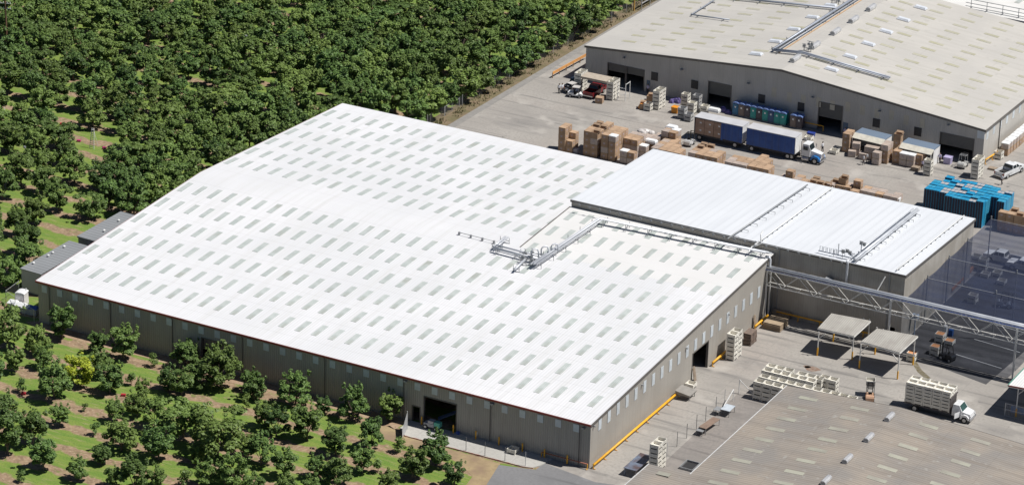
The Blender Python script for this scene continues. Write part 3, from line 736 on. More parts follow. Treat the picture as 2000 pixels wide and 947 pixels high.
# --- trees in front of the shaded wall: foot pixel, height in pixels, kind
FRONT = [(15, 680, 80, 'vase'), (73, 690, 52, 'round'), (122, 662, 60, 'vase'), (190, 690, 44, 'round'), (241, 702, 62, 'vase'), (30, 727, 45, 'vase'), (86, 719, 42, 'vase'),
    (157, 755, 56, 'yellow'), (195, 735, 52, 'round'), (301, 716, 25, 'sapling'), (256, 752, 30, 'sapling'), (215, 768, 60, 'vase'), (106, 776, 72, 'round'), (365, 718, 58, 'round'),
    (431, 756, 80, 'round'), (330, 763, 45, 'vase'), (355, 772, 52, 'vase'), (393, 760, 55, 'round'), (279, 779, 36, 'vase'), (43, 766, 27, 'sapling'), (489, 764, 38, 'vase'),
    (65, 867, 66, 'round'), (117, 832, 42, 'vase'), (15, 886, 78, 'vase'), (8, 825, 60, 'round'), (165, 803, 17, 'sapling'), (186, 850, 26, 'sapling'), (85, 918, 58, 'vase'), (152, 936, 44, 'round'),
    (42, 941, 22, 'sapling'), (200, 906, 40, 'vase'), (237, 880, 68, 'round'), (310, 897, 66, 'vase'), (382, 906, 38, 'round'), (358, 858, 76, 'hedge'), (425, 888, 84, 'hedge'), (225, 823, 40, 'vase'),
    (268, 813, 48, 'vase'), (302, 832, 56, 'round'), (262, 958, 64, 'round'), (222, 950, 38, 'vase'), (304, 950, 44, 'vase'), (408, 946, 50, 'round'), (462, 952, 66, 'round'), (485, 893, 48, 'vase'), (482, 798, 28, 'sapling'),
    (497, 781, 48, 'vase'), (577, 790, 66, 'round'), (632, 809, 34, 'vase'), (690, 817, 62, 'round'), (764, 822, 54, 'vase'), (723, 876, 58, 'round'), (600, 858, 66, 'vase'), (540, 850, 52, 'round'),
    (655, 888, 56, 'vase'), (515, 836, 48, 'vase'), (778, 883, 32, 'sapling'), (738, 923, 32, 'sapling'), (806, 934, 62, 'vase'), (850, 908, 66, 'round'), (510, 908, 58, 'round'), (555, 932, 52, 'vase'),
    (440, 950, 44, 'round'), (620, 935, 44, 'vase'), (660, 948, 58, 'round'), (708, 924, 50, 'vase'), (888, 948, 46, 'vase'), (360, 950, 34, 'sapling'), (560, 978, 50, 'round'), (610, 976, 44, 'vase'), (760, 968, 46, 'vase'), (500, 966, 40, 'vase'), (-20, 760, 60, 'vase'), (-18, 845, 60, 'round')]
rows = {}
for (px, py, hp, kd) in FRONT:
    p = at(px, py); j = max(0, round((-3.5 - p.y) / 5.25)); rows.setdefault(j, []).append((p.x, p.y, hp, kd))
ROWN = ['row nearest the shaded wall'] + [n + ' row out from shaded wall' for n in NTH[1:10]]
NTREE = 0
for j, lst in rows.items():
    lst.sort()
    for i, (x, y, hp, kd) in enumerate(lst):
        base = {'vase': 4.9, 'round': 4.9, 'hedge': 4.5, 'sapling': 2.0, 'yellow': 4.0}[kd]
        d = (Vector((x, y, 0)) - CAM).length; hm = hp / (FPX / d * .905)
        look = {'vase': 'open fruit tree', 'round': 'rounded fruit tree', 'hedge': 'flat topped fruit tree', 'sapling': 'young fruit tree', 'yellow': 'bright yellow leaved tree'}[kd]
        sz = '' if kd in ('sapling', 'hedge', 'yellow') else ('tall ' if hm > 5.2 else ('low ' if hm < 3.6 else ''))
        tree(kd, x, y, hm / base, f'{sz}{look}, {NTH[i]} from left, {ROWN[j]}', 'orchard trees'); NTREE += 1
# --- the orchard beyond and to the left of the warehouse: rows 5.25 m apart, with its gaps
CLEAR = [(41, 53), (142, 101), (157, 122), (193, 150), (243, 122), (162, 187), (370, 182), (405, 193), (456, 195), (492, 183), (413, 8), (558, 53), (525, 157), (543, 187), (774, 210), (634, 208), (23, 214), (135, 235), (139, 267),
         (186, 286), (167, 298), (209, 302), (163, 309), (204, 318), (177, 330), (184, 342), (32, 328), (170, 372), (53, 402), (160, 398), (23, 430), (109, 451), (88, 470), (19, 498), (77, 493), (14, 516), (23, 544), (90, 505), (60, 520), (30, 85)]
clear = [at(*c) for c in CLEAR]
cand = []
for i in range(-30, 2):
    for j in range(1, 38):
        x = -58.3 + 5.25 * i + rngT.uniform(-.6, .6); y = -3.5 + 5.25 * j + rngT.uniform(-.45, .45)
        if i == -4 and y > 90: x = -77.9 + .026 * (y - 93) + rngT.uniform(-.5, .5)
        if y < 1.5: continue
        if y < 90 and x > -88.5: continue
        if y < 36 and x > -95.4: continue
        if x > -77.2 + .03 * (y - 90): continue
        px, py = pix((x, y, 0)); tx, ty = pix((x, y, 5))
        if px < -45 or px > 2040 or py < -14: continue
        if px < 70 and py > 600: continue
        if any((Vector((x, y, 0)) - c).length < 1.75 for c in clear): continue
        cand.append((x, y, px, py))
cand.sort(key=lambda c: (Vector((c[0], c[1], 0)) - CAM).length)
cap = 298 - NTREE
left_rows = {}
for (x, y, px, py) in cand[:cap]:
    if px < 430 and py > 90: left_rows.setdefault(round((y + 3.5) / 5.25), []).append((x, y, px, py))
LAB = {}
for n_, (j, lst) in enumerate(sorted(left_rows.items())):
    lst.sort(key=lambda c: -c[0])
    for i, c in enumerate(lst): LAB[(c[0], c[1])] = (n_, i)
LROW = lambda n: ('front' if n == 0 else NTH[n]) if n < 20 else 'twenty %s' % NTH[n - 20]
for q, (x, y, px, py) in enumerate(cand[:cap]):
    left = (x, y) in LAB
    u = rngT.random()
    kd = 'sapling' if (left and u < .05) else ('hedge' if u > (.9 if left else .93) else ('vase' if u < .5 else 'round'))
    sc = rngT.uniform(.82, 1.14) if left else rngT.uniform(1.0, 1.24)
    if kd == 'sapling': sc = rngT.uniform(1, 1.5)
    if left:
        n_, i = LAB[(x, y)]
        look = {'vase': 'open fruit tree', 'round': 'rounded fruit tree', 'hedge': 'flat topped fruit tree', 'sapling': 'young fruit tree'}[kd]
        lb = f'{look}, {NTH[i]} from right, {LROW(n_)} orchard row left of the cabins'
    else: lb = 'dense bushy green fruit tree in the crowded orchard beyond the white roof'
    tree(kd, x, y, sc, lb, 'orchard trees' if left else 'crowded trees beyond the white roof')
if len(cand) > cap:      # the farthest rows read as one mass
    Qs = []
    base = []
    for kd in ('vase', 'round'):
        for s_ in range(3): base.append(crown_arrays(rngT, 4.9, 2.4, kd, 2600))
    for (x, y, px, py) in cand[cap:]:
        Q = base[rngT.randrange(len(base))].copy(); a = rngT.uniform(0, 2 * PI); s_ = rngT.uniform(.92, 1.18)
        R2 = np.array([[math.cos(a), -math.sin(a), 0], [math.sin(a), math.cos(a), 0], [0, 0, 1]])
        Q = (Q @ R2.T) * s_ + np.array([x, y, 0]); Qs.append(Q)
    o = bpy.data.objects.new('orchard_trees', quads_mesh('orchard_trees', np.concatenate(Qs), leaf_g)); COL.objects.link(o)
    tag(o, 'farthest dense rows of green fruit trees along the photo top', 'trees', kind='stuff')
print('orchard trees', NTREE, len(cand), 'individual', cap)
# weeds and tufts on the verge and along the tree lines
tq = []
nr = np.random.RandomState(5)
def tuft(x, y, n, r, h):
    P = np.stack([x + nr.normal(size=n) * r, y + nr.normal(size=n) * r, np.zeros(n)], 1)
    d = np.stack([nr.normal(size=n) * .3, nr.normal(size=n) * .3, np.ones(n)], 1); d *= (h * nr.uniform(.5, 1.1, n))[:, None]
    a = nr.normal(size=(n, 3)); a[:, 2] = 0; a /= np.linalg.norm(a, axis=1)[:, None]; a *= .07
    tq.append(np.stack([P - a, P + a, P + d + a * .4, P + d - a * .4], 1))
for k in range(260):
    y = nr.uniform(93, 172); x = -76.6 + .013 * (y - 93) + nr.uniform(-.6, 1.5)
    tuft(x, y, 7, .25, nr.uniform(.15, .5))
o = bpy.data.objects.new('dry_weeds', quads_mesh('dry_weeds', np.concatenate(tq), mat('dry_weed', (0.17, 0.145, 0.075), (0.095, 0.11, 0.04), rough=.9, scale=.4))); COL.objects.link(o)
tag(o, 'dry weeds and grass growing along the verge by the chain fence', 'weeds', kind='stuff')
# ================================================================== ROOF PIPEWORK
def at_fun(px, py, zfun, off=0.0):
    z = 8.0
    for _ in range(50):
        P = at(px, py, z); z = zfun(P) + off
    return P
ez = lambda P: zf(P.y) + e
cz = lambda P: zc(P.y) + .2
def run(name, label, path, offs, r, mt, supports=4.0, drop=None, group=None, top=.25):
    """a pipe run: parallel pipes along a path with frame supports"""
    t = thing(name, label, 'pipes', path[0], 0, group); o = Vector(path[0])
    for (dx, dy, dz, rr) in offs:
        b = MB(); b.tube([Vector(p) - o + Vector((dx, dy, dz)) for p in path], rr, 8); b.build('pipe', mt, t, smooth=True)
    if supports:
        for p, q in zip(path, path[1:]):
            p = Vector(p); q = Vector(q); d = q - p; n = max(1, int(d.length / supports)); dn = Vector((-d.y, d.x, 0))
            if dn.length < .3: continue
            dn.normalize(); hw = max(abs(a[0] * dn.x + a[1] * dn.y) for a in offs) + .45
            for k in range(n + 1):
                c = p + d * (k + .25) / (n + .5) - o; b = MB(); lo = -(drop or .8)
                for sgn in (-1, 1): b.bar(c + dn * hw * sgn + Vector((0, 0, lo)), c + dn * hw * sgn + Vector((0, 0, top)), .06)
                b.bar(c - dn * hw + Vector((0, 0, -.2)), c + dn * hw + Vector((0, 0, -.2)), .08)
                b.bar(c - dn * (hw + .1) + Vector((0, 0, lo + .04)), c + dn * (hw + .1) + Vector((0, 0, lo + .04)), .06); b.build('support', dull_steel, t)
    return t
P1 = at_fun(1041, 517, ez, .75); P2 = at_fun(1172, 428.5, ez, .75); P3 = at_fun(1500, 495.5, ez, .75)
run('pipe_rack', 'silver roof pipes climbing the white roof then following the cold store wall', [P1, P2, P3],
    [(-.3, -.1, .1, .13), (.05, .12, .12, .19), (.42, .3, .05, .11)], .2, bright_pipe, 3.4, .85)
P4 = at_fun(966, 482, ez, .7); P5 = at_fun(1056, 505, ez, .7)
run('pipe_rack', 'short pair of roof pipes along the ridge joining the valve station', [P4, P5], [(0, -.35, 0, .2), (0, .45, .1, .12)], .2, bright_pipe, 3.5, .75)
P6 = at_fun(990, 463, ez, .6)
run('pipe_rack', 'short roof pipe stub on the back slope left of the ridge pipes', [P4, P6], [(-.2, 0, 0, .15), (.25, 0, .05, .09)], .2, bright_pipe, 2.6, .6)
P7 = at_fun(1025, 507, ez, .6); P8 = at_fun(1005, 526, ez, .6)
run('pipe_rack', 'short stub of roof pipe leading down slope from the valve station', [P7, P8], [(0, 0, 0, .17)], .2, bright_pipe, 2.2, .6)
P9 = at_fun(897, 454, lambda P: ZR + e, .35); P10 = at_fun(965, 471, lambda P: ZR + e, .35)
t = run('conduit', 'thin grey conduit running along the white roof ridge toward the pipes', [P9, P10], [(0, 0, 0, .045)], .05, dull_steel, 0)
for k in range(4):
    b = MB(); c = (P10 - P9) * (k / 3.0); b.box(c.x - .12, c.x + .12, c.y - .12, c.y + .12, -.34, .08); b.build('block', dull_steel, t)
# valve station
vs = thing('valve_station', 'cluster of valves and looped pipes where the white roof pipe runs meet', 'valves', at_fun(1047, 508, ez, 0))
for k in range(3):
    x0 = .1 + .75 * k; y0 = -.6 + 1.5 * k; b = MB(); pts = [(x0 - .4, y0 - .3, .6), (x0 - .4, y0 - .3, 1.5)] + [(x0 - .4 + .4 * (1 - math.cos(a)), y0 - .3 + .3 * (1 - math.cos(a)), 1.5 + .45 * math.sin(a)) for a in (PI / 4, PI / 2, 3 * PI / 4)] + [(x0 + .4, y0 + .3, 1.5), (x0 + .4, y0 + .3, .6)]
    b.tube(pts, .11, 7); b.build('pipe_loop', bright_pipe, vs, smooth=True)
b = MB()
for (x, y) in ((-1.6, -.2), (-.9, .5), (-.2, -1.0), (.3, -1.8), (-1.2, -1.6)):
    b.box(x - .22, x + .22, y - .16, y + .16, .45, .95); b.bar((x, y, .95), (x, y, 1.35), .06); b.bar((x - .2, y, 1.35), (x + .2, y, 1.35), .05)
b.build('valve', dull_steel, vs)
b = MB()
for (p, q) in (((-2.2, -.2, .65), (1.2, 1.2, .65)), ((-1.5, -2.2, .55), (.9, -.6, .55)), ((-.9, -2.2, .4), (-.9, 1.2, .4)), ((.5, -2, .4), (.5, .8, .4))): b.bar(p, q, .1)
for (x, y) in ((-2, 0), (1, 1), (-1.4, -2), (.8, -.8), (0, -2), (-2, -1.2)): b.bar((x, y, 0), (x, y, .7), .07)
b.build('frame', dull_steel, vs)
# gutter line where the raised roof stops
b = MB(); b.hexa([(XE - .16, D1, ZR + .1), (XE - .01, D1, ZR + .1), (XE - .01, 55.4, zf(55.4) + .1), (XE - .16, 55.4, zf(55.4) + .1)],
                 [(XE - .16, D1, ZR + e + .06), (XE - .01, D1, ZR + e + .06), (XE - .01, 55.4, zf(55.4) + e + .06), (XE - .16, 55.4, zf(55.4) + e + .06)]); b.build('gutter', trim_m, wh)
# cold store roof lines
def roofline(name, label, pxa, pxb, off, r, mt, n, post, hook=0.0):
    a = at_fun(*pxa, cz, off); b_ = at_fun(*pxb, cz, off)
    t = thing(name, label, 'pipe', a, 0, 'pipes on the cold store roof'); d = b_ - a
    m_ = MB(); m_.tube([(0, 0, 0), d], r, 7); m_.build('pipe', mt, t, smooth=True)
    for k in range(n):
        c = d * ((k + .5) / n); q = MB()
        q.box(c.x - .11, c.x + .11, c.y - .11, c.y + .11, c.z - off + .005, c.z)
        if hook: q.bar((c.x, c.y, c.z + .02), (c.x + hook, c.y + .1, c.z + .02), .05); q.bar((c.x + hook, c.y + .1, c.z - off + .01), (c.x + hook, c.y + .1, c.z + .04), .05)
        q.build('support', post, t)
    return t
roofline('roof_pipe', 'dark grey pipe with side hooks crossing the cold store roof', (1421, 466), (1577, 361), .35, .11, dull_steel, 9, dull_steel, 1.0)
roofline('roof_pipe', 'white pipe on small dark blocks crossing the cold store roof beside the grey hooked pipe', (1474, 478), (1626, 366), .3, .1, white_paint, 16, dull_steel)
roofline('roof_pipe', 'white thin pipe on dark blocks nearest the right edge of the cold store roof', (1751, 527), (1883, 421), .3, .09, white_paint, 15, dull_steel)
roofline('roof_pipe', 'thin line on dark posts along the front edge of the cold store roof', (1122, 395.5), (1655, 513), .3, .04, dull_steel, 26, dull_steel)
A = at_fun(1668, 506, cz, .55); B_ = at_fun(1790, 409, cz, .55)
t_twin = run('pipe_rack', 'twin silver pipe run crossing the cold store roof behind the valve rack', [A, B_], [(-.5, 0, .0, .09), (.1, 0, 0, .24), (.5, 0, 0, .07)], .2, bright_pipe, 0)
for k in range(9):
    c = A.lerp(B_, (k + .5) / 9); b = MB(); b.bar((-.6, 0, -.2), (1.1, 0, -.2), .05); b.bar((1.1, 0, -.5), (1.1, 0, -.17), .05); b.box(-.5, .5, -.05, .05, -.5, -.2); o = b.build('support', dull_steel, t_twin, c - A)
vr = thing('valve_rack', 'row of pipe valves on a frame at the front edge of the cold store roof', 'valves', at_fun(1660, 509, cz, 0))
b = MB()
for k in range(5): b.tube([(-4.6 + .55 * k, .2, .3), (-4.6 + .55 * k, .2, 1.1), (-4.25 + .55 * k, .2, 1.1), (-4.25 + .55 * k, .2, .3)], .05, 5)
b.tube([(-4.8, .2, .35), (0, .2, .35)], .08, 6); b.tube([(-1.9, .3, .2), (-1.9, .3, 2.0)], .07); b.tube([(-1.9, .3, 1.0), (.4, .3, 1.0)], .08); b.tube([(.6, .4, .3), (.6, 2.4, .6), (.6, 2.4, 1.8)], .09)
b.tube([(1.0, .4, .6), (1.0, 3.2, .6)], .07); b.build('pipe', bright_pipe, vr)
b = MB()
for (x, y, z) in ((-.6, .3, 1.1), (-.2, .35, .9), (.55, 2.4, 1.8), (.95, 2.6, 1.6), (-1.2, .3, .9)): b.box(x - .2, x + .2, y - .15, y + .15, z - .12, z + .3); b.bar((x - .3, y, z + .35), (x + .3, y, z + .35), .05)
for x in (-2.5, -1.2, .2, .9): b.bar((x, .1, 0), (x, .1, 1.0), .05); b.bar((x, 1.0, 0), (x, 1.0, .8), .05)
b.build('valve', dull_steel, vr)
dp = thing('drop_pipe', 'silver pipe dropping down the cold store front wall to an elbow and blower', 'pipe', (vr.location.x + .1, CY0, 0))
zt = CZ0 + .6; b = MB(); b.tube([(0, .3, zt), (0, -.45, zt - .1), (0, -.5, zt - .6), (0, -.5, 7.3), (-.3, -.55, 7.05), (-2.2, -.6, 7.1)], .19, 8); b.build('pipe', bright_pipe, dp, smooth=True)
b = MB(); b.tube([(-2.1, -.6, 7.15), (-3.0, -.6, 7.35)], .42, 10); b.build('blower', steel, dp)
vp = thing('vent_pipe', 'white bent pipe crossing from the white roof pipes up to the cold store roof edge', 'pipe', at_fun(1462, 492, ez, .7))
b = MB(); b.tube([(0, 0, 0), (.0, 1.0, .4), (1.0, 1.9, .8), (.7, 2.3, 1.9), (.6, 3.2, 2.1)], .1, 7); b.build('pipe', white_paint, vp)

# ================================================================== PIPE BRIDGE (truss) in front of the cold store
tr = thing('pipe_bridge', 'long white lattice pipe bridge carrying pipes past the cold store front wall', 'truss', (0, 53.0, 0))
truss_w = mat('truss_paint', (0.70, 0.69, 0.66), rough=.55)
X0, X1, ZT, ZBm = 0.25, 62.0, 7.5, 5.35
for y in (0.0, 1.15):
    b = MB()
    for z in (ZT, ZBm): b.bar((X0, y, z), (X1, y, z), .12)
    n = 26; dx = (X1 - X0) / n
    for k in range(n):
        xa = X0 + dx * k; b.bar((xa, y, ZBm if k % 2 else ZT), (xa + dx, y, ZT if k % 2 else ZBm), .065)
    b.build('truss_side', truss_w, tr)
b = MB()
for k in range(27):
    xa = X0 + (X1 - X0) / 26 * k
    for z in (ZT, ZBm): b.bar((xa, 0, z), (xa, 1.15, z), .06)
    if k % 2 and k < 26: b.bar((xa, 0, ZBm), (xa + 2.37, 1.15, ZBm), .06)
b.build('cross_ties', truss_w, tr)
for (y, z, rr, mm) in ((-.02, ZT + .16, .06, mat('blue_pipe', (0.05, 0.10, 0.30), (0.04, 0.07, 0.22), rough=.35)), (.28, ZT + .32, .14, bright_pipe), (.66, ZT + .36, .19, bright_pipe), (1.05, ZT + .28, .13, bright_pipe)):
    b = MB(); b.tube([(-.1, y, z), (X1, y, z)], rr, 8); b.build('pipe', mm, tr, smooth=True)
b = MB(); b.tube([(-.35, .6, 9.3), (.2, .6, 9.3), (.35, .6, 9.0), (.35, .6, 7.7), (.7, .6, 7.35)], .2, 8); b.tube([(-.3, .2, 9.2), (-.05, .2, 9.1), (0, .2, 7.3)], .09, 6); b.build('pipe', bright_pipe, tr, smooth=True)
for x in (0.3, 18.7, 36.8, 55):
    for y in ((-.05, 1.2) if x < 1 else (-.05,)):
        b = MB(); b.bar((x, y, 0), (x, y, ZT - .05), .24 if x > 1 else .17); b.build('post', truss_w, tr)
b = MB(); b.bar((16.2, .9, 7.8), (16.9, 1.9, 9.8), .12); b.build('strut', truss_w, tr)
# ================================================================== SHADE NET
mt, nt, bb = _nt('shade_cloth'); vec, sp = coords(nt)
base = noise_mix(nt, vec, (0.007, 0.012, 0.036), (0.013, 0.022, 0.060), .25)
nt.links.new(base, bb.inputs['Base Color']); bb.inputs['Roughness'].default_value = .7
tp = nt.nodes.new('ShaderNodeBsdfTransparent'); tp.inputs[0].default_value = (.86, .90, 1.0, 1); ms = nt.nodes.new('ShaderNodeMixShader')
wv = math_node(nt, 'MULTIPLY_ADD', math_node(nt, 'SINE', math_node(nt, 'MULTIPLY', sp[1], 2.9)), 0.05, 0.60)
nt.links.new(wv, ms.inputs[0]); nt.links.new(tp.outputs[0], ms.inputs[1]); nt.links.new(bb.outputs[0], ms.inputs[2]); nt.links.new(ms.outputs[0], nt.nodes['Material Output'].inputs[0])
NY0, NY1, NX0, NX1, NZ = 54.5, 88.5, 19.75, 40.0, 7.0
net = thing('shade_canopy', 'large dark blue see through shade net over the lot by the cold store', 'canopy', (NX0, NY0, 0))
ys = [0, 9.0, 17.2, 24.5, NY1 - NY0]; V = []; F = []
nx, ny = 14, 33
for j in range(ny + 1):
    y = (NY1 - NY0) * j / ny
    k = max(i for i in range(len(ys) - 1) if ys[i] <= y + 1e-6); tt = (y - ys[k]) / (ys[k + 1] - ys[k])
    for i in range(nx + 1):
        x = (NX1 - NX0) * i / nx; V.append((x, y, NZ - .28 * math.sin(PI * tt) - .12 * math.sin(PI * ((i / nx * 2) % 1))))
for j in range(ny):
    for i in range(nx): q = j * (nx + 1) + i; F.append((q, q + 1, q + nx + 2, q + nx + 1))
b = MB(); b.add(V, F); b.build('net', mt, net)
for y in ys[1:]:
    b = MB(); b.tube([(0, y, NZ + .03), (NX1 - NX0, y, NZ + .03)], .035, 5); b.build('cable', steel, net)
    for x in (0.15, 10.2):
        b = MB(); b.tube([(x, y, 0), (x, y, NZ + .5)], .09, 6); b.build('post', dull_steel, net)

# ================================================================== OPEN CANOPIES
def canopy(name, label, c, zs, legs, aged, skirt=True):
    """c: four roof corners (left, front, right, back) on the ground plan; zs their heights"""
    o = Vector((c[0][0], c[0][1], 0)); t = thing(name, label, 'canopy', o, 0, 'open canopies in the near yard')
    P = [Vector((p[0], p[1], z)) - o for p, z in zip(c, zs)]
    b = MB(); b.hexa([p - Vector((0, 0, .09)) for p in P], P); b.build('roof', aged, t)
    b = MB()
    for i in range(4): b.bar(P[i] - Vector((0, 0, .17)), P[(i + 1) % 4] - Vector((0, 0, .17)), .12, .14)
    for k in range(1, 5):
        f_ = k / 5; b.bar(P[0].lerp(P[1], f_) - Vector((0, 0, .16)), P[3].lerp(P[2], f_) - Vector((0, 0, .16)), .08, .1)
    b.build('frame', truss_w, t)
    for l, zt in zip(legs, zs):
        l = Vector((l[0], l[1], 0)) - o; b = MB(); b.bar(l + Vector((0, 0, 1.2)), l + Vector((0, 0, zt - .2)), .12)
        cc = sum(P, Vector()) / 4; d = Vector((cc.x - l.x, 0, 0)).normalized()
        b.bar(l + Vector((0, 0, zt - 1.3)), l + d * .95 + Vector((0, 0, zt - .25)), .09); b.build('leg', truss_w, t)
        b = MB(); b.bar(l, l + Vector((0, 0, 1.2)), .17); b.build('leg_sleeve', yellow, t)
    return t
can_m = ribbed('canopy_sheet', (0.37, 0.355, 0.325), 0, .3, .02, .7, (0.31, 0.295, 0.27), scale=.5, rib=.965, streak=((1.5, .1, 1), (0.27, 0.25, 0.225)))
c1 = [at(1597.5, 640, 3.75), at(1668, 656, 3.75), at(1700.5, 626, 4.25), at(1624, 611.5, 4.25)]
l1 = [at(1596, 694), at(1664, 702)]; dl = Vector((0.1, 5.3, 0)); l1 += [l1[1] + dl, l1[0] + dl]
canopy('open_canopy', 'open sided canopy with grey sheet roof, the one nearer the warehouse', [(p.x, p.y) for p in c1], [3.75, 3.75, 4.25, 4.25], l1, can_m)
c2 = [at(1681.8, 666.3, 3.75), at(1757, 688, 3.75), at(1792.8, 655.5, 4.25), at(1713, 641, 4.25)]
l2 = [at(1678, 719), at(1752.7, 740)]; l2 += [l2[1] + dl, l2[0] + dl]
canopy('open_canopy', 'open sided canopy with grey sheet roof, the one nearer the shade net', [(p.x, p.y) for p in c2], [3.75, 3.75, 4.25, 4.25], l2, can_m)
k0 = Vector((39.95, 41.75, 0)); Z4 = 4.5
c3 = [(k0.x, k0.y), (58, k0.y), (58, 58), (k0.x, 58)]
t = canopy('shelter', 'white roofed shelter with red edge at the right side of the photo', c3, [Z4, Z4 + .9, Z4 + .9, Z4], [(k0.x + 1.2, k0.y + .6), (56, k0.y + .6), (56, 57), (k0.x + 1.2, 57)], ribbed('shelter_roof', (0.72, 0.72, 0.71), 0, .35, .02, .5, rib=.95))
b = MB(); b.bar((0, -.08, Z4 - .02), (18, -.08, Z4 + .88), .06, .2); b.build('fascia', red_trim, t); b = MB(); b.bar((-.08, 0, Z4 - .02), (-.08, 16.2, Z4 - .02), .06, .2); b.build('fascia', mat('green_trim', (0.1, 0.3, 0.24)), t)
gp = at(1962, 812); g = thing('wire_gate', 'small wire mesh gate standing in the shade of the white roofed shelter', 'gate', gp)
b = MB()
for x in (0, 2.9): b.bar((x, 0, 0), (x, 0, 1.9), .08)
for z in (.1, 1.0, 1.85): b.bar((0, 0, z), (2.9, 0, z), .05)
b.build('frame', steel, g); b = MB()
for k in range(14): b.bar((.1 + .2 * k, 0, .1), (.1 + .2 * k, 0, 1.85), .015)
b.build('mesh', steel, g)
sg = MB(); sg.box(-.9, .9, -.04, .04, .35, 1.25); o = sg.build('sign_board', mat('sign_blue', (0.16, 0.24, 0.42), rough=.5), None, at(1983, 815) + Vector((0, .6, 0))); tag(o, 'blue board leaning behind the wire gate under the shelter', 'sign')

# ================================================================== GUARD RAILS, FENCES, POLES
def rail(name, label, p, q, z, r, mt, post_mt, step, group=None, board=None):
    p = Vector((p[0], p[1], 0)); q = Vector((q[0], q[1], 0)); d = q - p
    t = thing(name, label, 'rail', p, 0, group)
    if board:
        b = MB(); b.bar(Vector((0, 0, z)), d + Vector((0, 0, z)), .08, board); b.build('board', mt, t)
    else:
        b = MB(); b.tube([(0, 0, z), (d.x, d.y, z)], r, 8); b.build('beam', mt, t, smooth=True)
    n = max(1, round(d.length / step)); nn = Vector((-d.y, d.x, 0)).normalized()
    for k in range(n + 1):
        c = d * (k / n); b = MB(); b.bar((c.x, c.y, 0), (c.x, c.y, z), .1); 
        if not board: b.bar((c.x, c.y, .1), (c.x - nn.x * .3, c.y - nn.y * .3, .1), .07)
        b.build('post', post_mt, t)
    return t
YG = 'yellow guard rails'
rail('guard_rail', 'long yellow guard rail along the near sunlit end of the warehouse wall', (.55, .1), (.55, 24.6), .62, .16, yellow, yellow, 3.05, YG)
rail('guard_rail', 'yellow guard rail between the warehouse door and the tall white bin stack', (.55, 35.4), (.55, 41.0), .62, .16, yellow, yellow, 2.8, YG)
rail('guard_rail', 'short yellow guard rail behind the plywood pallets at the warehouse corner', (.55, 49.2), (.55, 53.6), .62, .16, yellow, yellow, 2.2, YG)
rail('guard_rail', 'yellow guard rail along the foot of the cold store front wall', (1.2, 55.1), (17.5, 55.1), .75, .11, yellow, yellow, 3.2, YG)
p, q = at(1079, 153), at(1146, 116)
t = rail('barrier', 'orange board barrier beside the lane at the packing shed corner', p, q, .85, .1, mat('orange_board', (0.70, 0.34, 0.10), (0.60, 0.30, 0.12), rough=.6), mat('post_brown', (0.3, 0.17, .08)), 2.2, None, .5)
rail('guard_rail', 'red brown pipe rail at the foot of the shaded wall near the corner', (-6.6, -.35), (-.1, -.35), .75, .07, mat('rail_red', (0.32, 0.10, 0.06), rough=.6), yellow, 6.4, None)
a = at_far(1566, 250); rail('guard_rail', 'short yellow guard rail between the toilets and the shed door', FW((a.x + .6, -.6, 0)), FW((a.x + 4.0, -.6, 0)), .9, .09, yellow, yellow, 3.4, YG)
a = FW((5.6, .2, 0)); b_ = FW((6.0, 5.0, 0)); rail('guard_rail', 'yellow guard rail at the near right corner of the packing shed', a, b_, .8, .12, yellow, yellow, 2.4, YG)
# bollards on the apron
bo = MB(); bo.tube([(0, 0, 0), (0, 0, 1.15)], .1, 8); bo.dome((0, 0, 1.15), .1, .1, .07); bol = bo.build('bollard', yellow)
BL = [((888, 843), 'yellow bollard standing beside the big door in the shaded wall'), ((934, 853), 'yellow bollard next to the white sack on the apron'), ((978, 866), 'yellow bollard on the apron, left of the white bin'), ((1021.5, 880), 'yellow bollard on the apron, right behind the white bin'),
      ((1065, 891), 'yellow bollard on the apron, second from the building corner'), ((1109, 903), 'yellow bollard on the apron closest to the building corner'), ((827, 826), 'yellow bollard at left jamb of the big door in the shaded wall')]
for (c, lb) in BL: put(bol, Vector((at(c[0], c[1], .12).x, min(-.4, at(c[0], c[1], .12).y), .1)), 0, lb, 'apron bollards', 'bollard')
# chain link fences
def link_mat():
    mt, nt, b = _nt('chain_link'); vec, sp = coords(nt)
    s1 = math_node(nt, 'ADD', math_node(nt, 'ADD', sp[0], sp[1]), sp[2]); s2 = math_node(nt, 'SUBTRACT', math_node(nt, 'ADD', sp[0], sp[1]), sp[2])
    f1 = math_node(nt, 'LESS_THAN', math_node(nt, 'FRACT', math_node(nt, 'DIVIDE', s1, .07)), .045); f2 = math_node(nt, 'LESS_THAN', math_node(nt, 'FRACT', math_node(nt, 'DIVIDE', s2, .07)), .045)
    f = math_node(nt, 'MULTIPLY_ADD', math_node(nt, 'MAXIMUM', f1, f2), 0.05, 0.07); tp = nt.nodes.new('ShaderNodeBsdfTransparent'); ms = nt.nodes.new('ShaderNodeMixShader')
    b.inputs['Base Color'].default_value = (.4, .41, .42, 1); b.inputs['Metallic'].default_value = .4; b.inputs['Roughness'].default_value = .45
    nt.links.new(f, ms.inputs[0]); nt.links.new(tp.outputs[0], ms.inputs[1]); nt.links.new(b.outputs[0], ms.inputs[2]); nt.links.new(ms.outputs[0], nt.nodes['Material Output'].inputs[0]); return mt
link = link_mat()
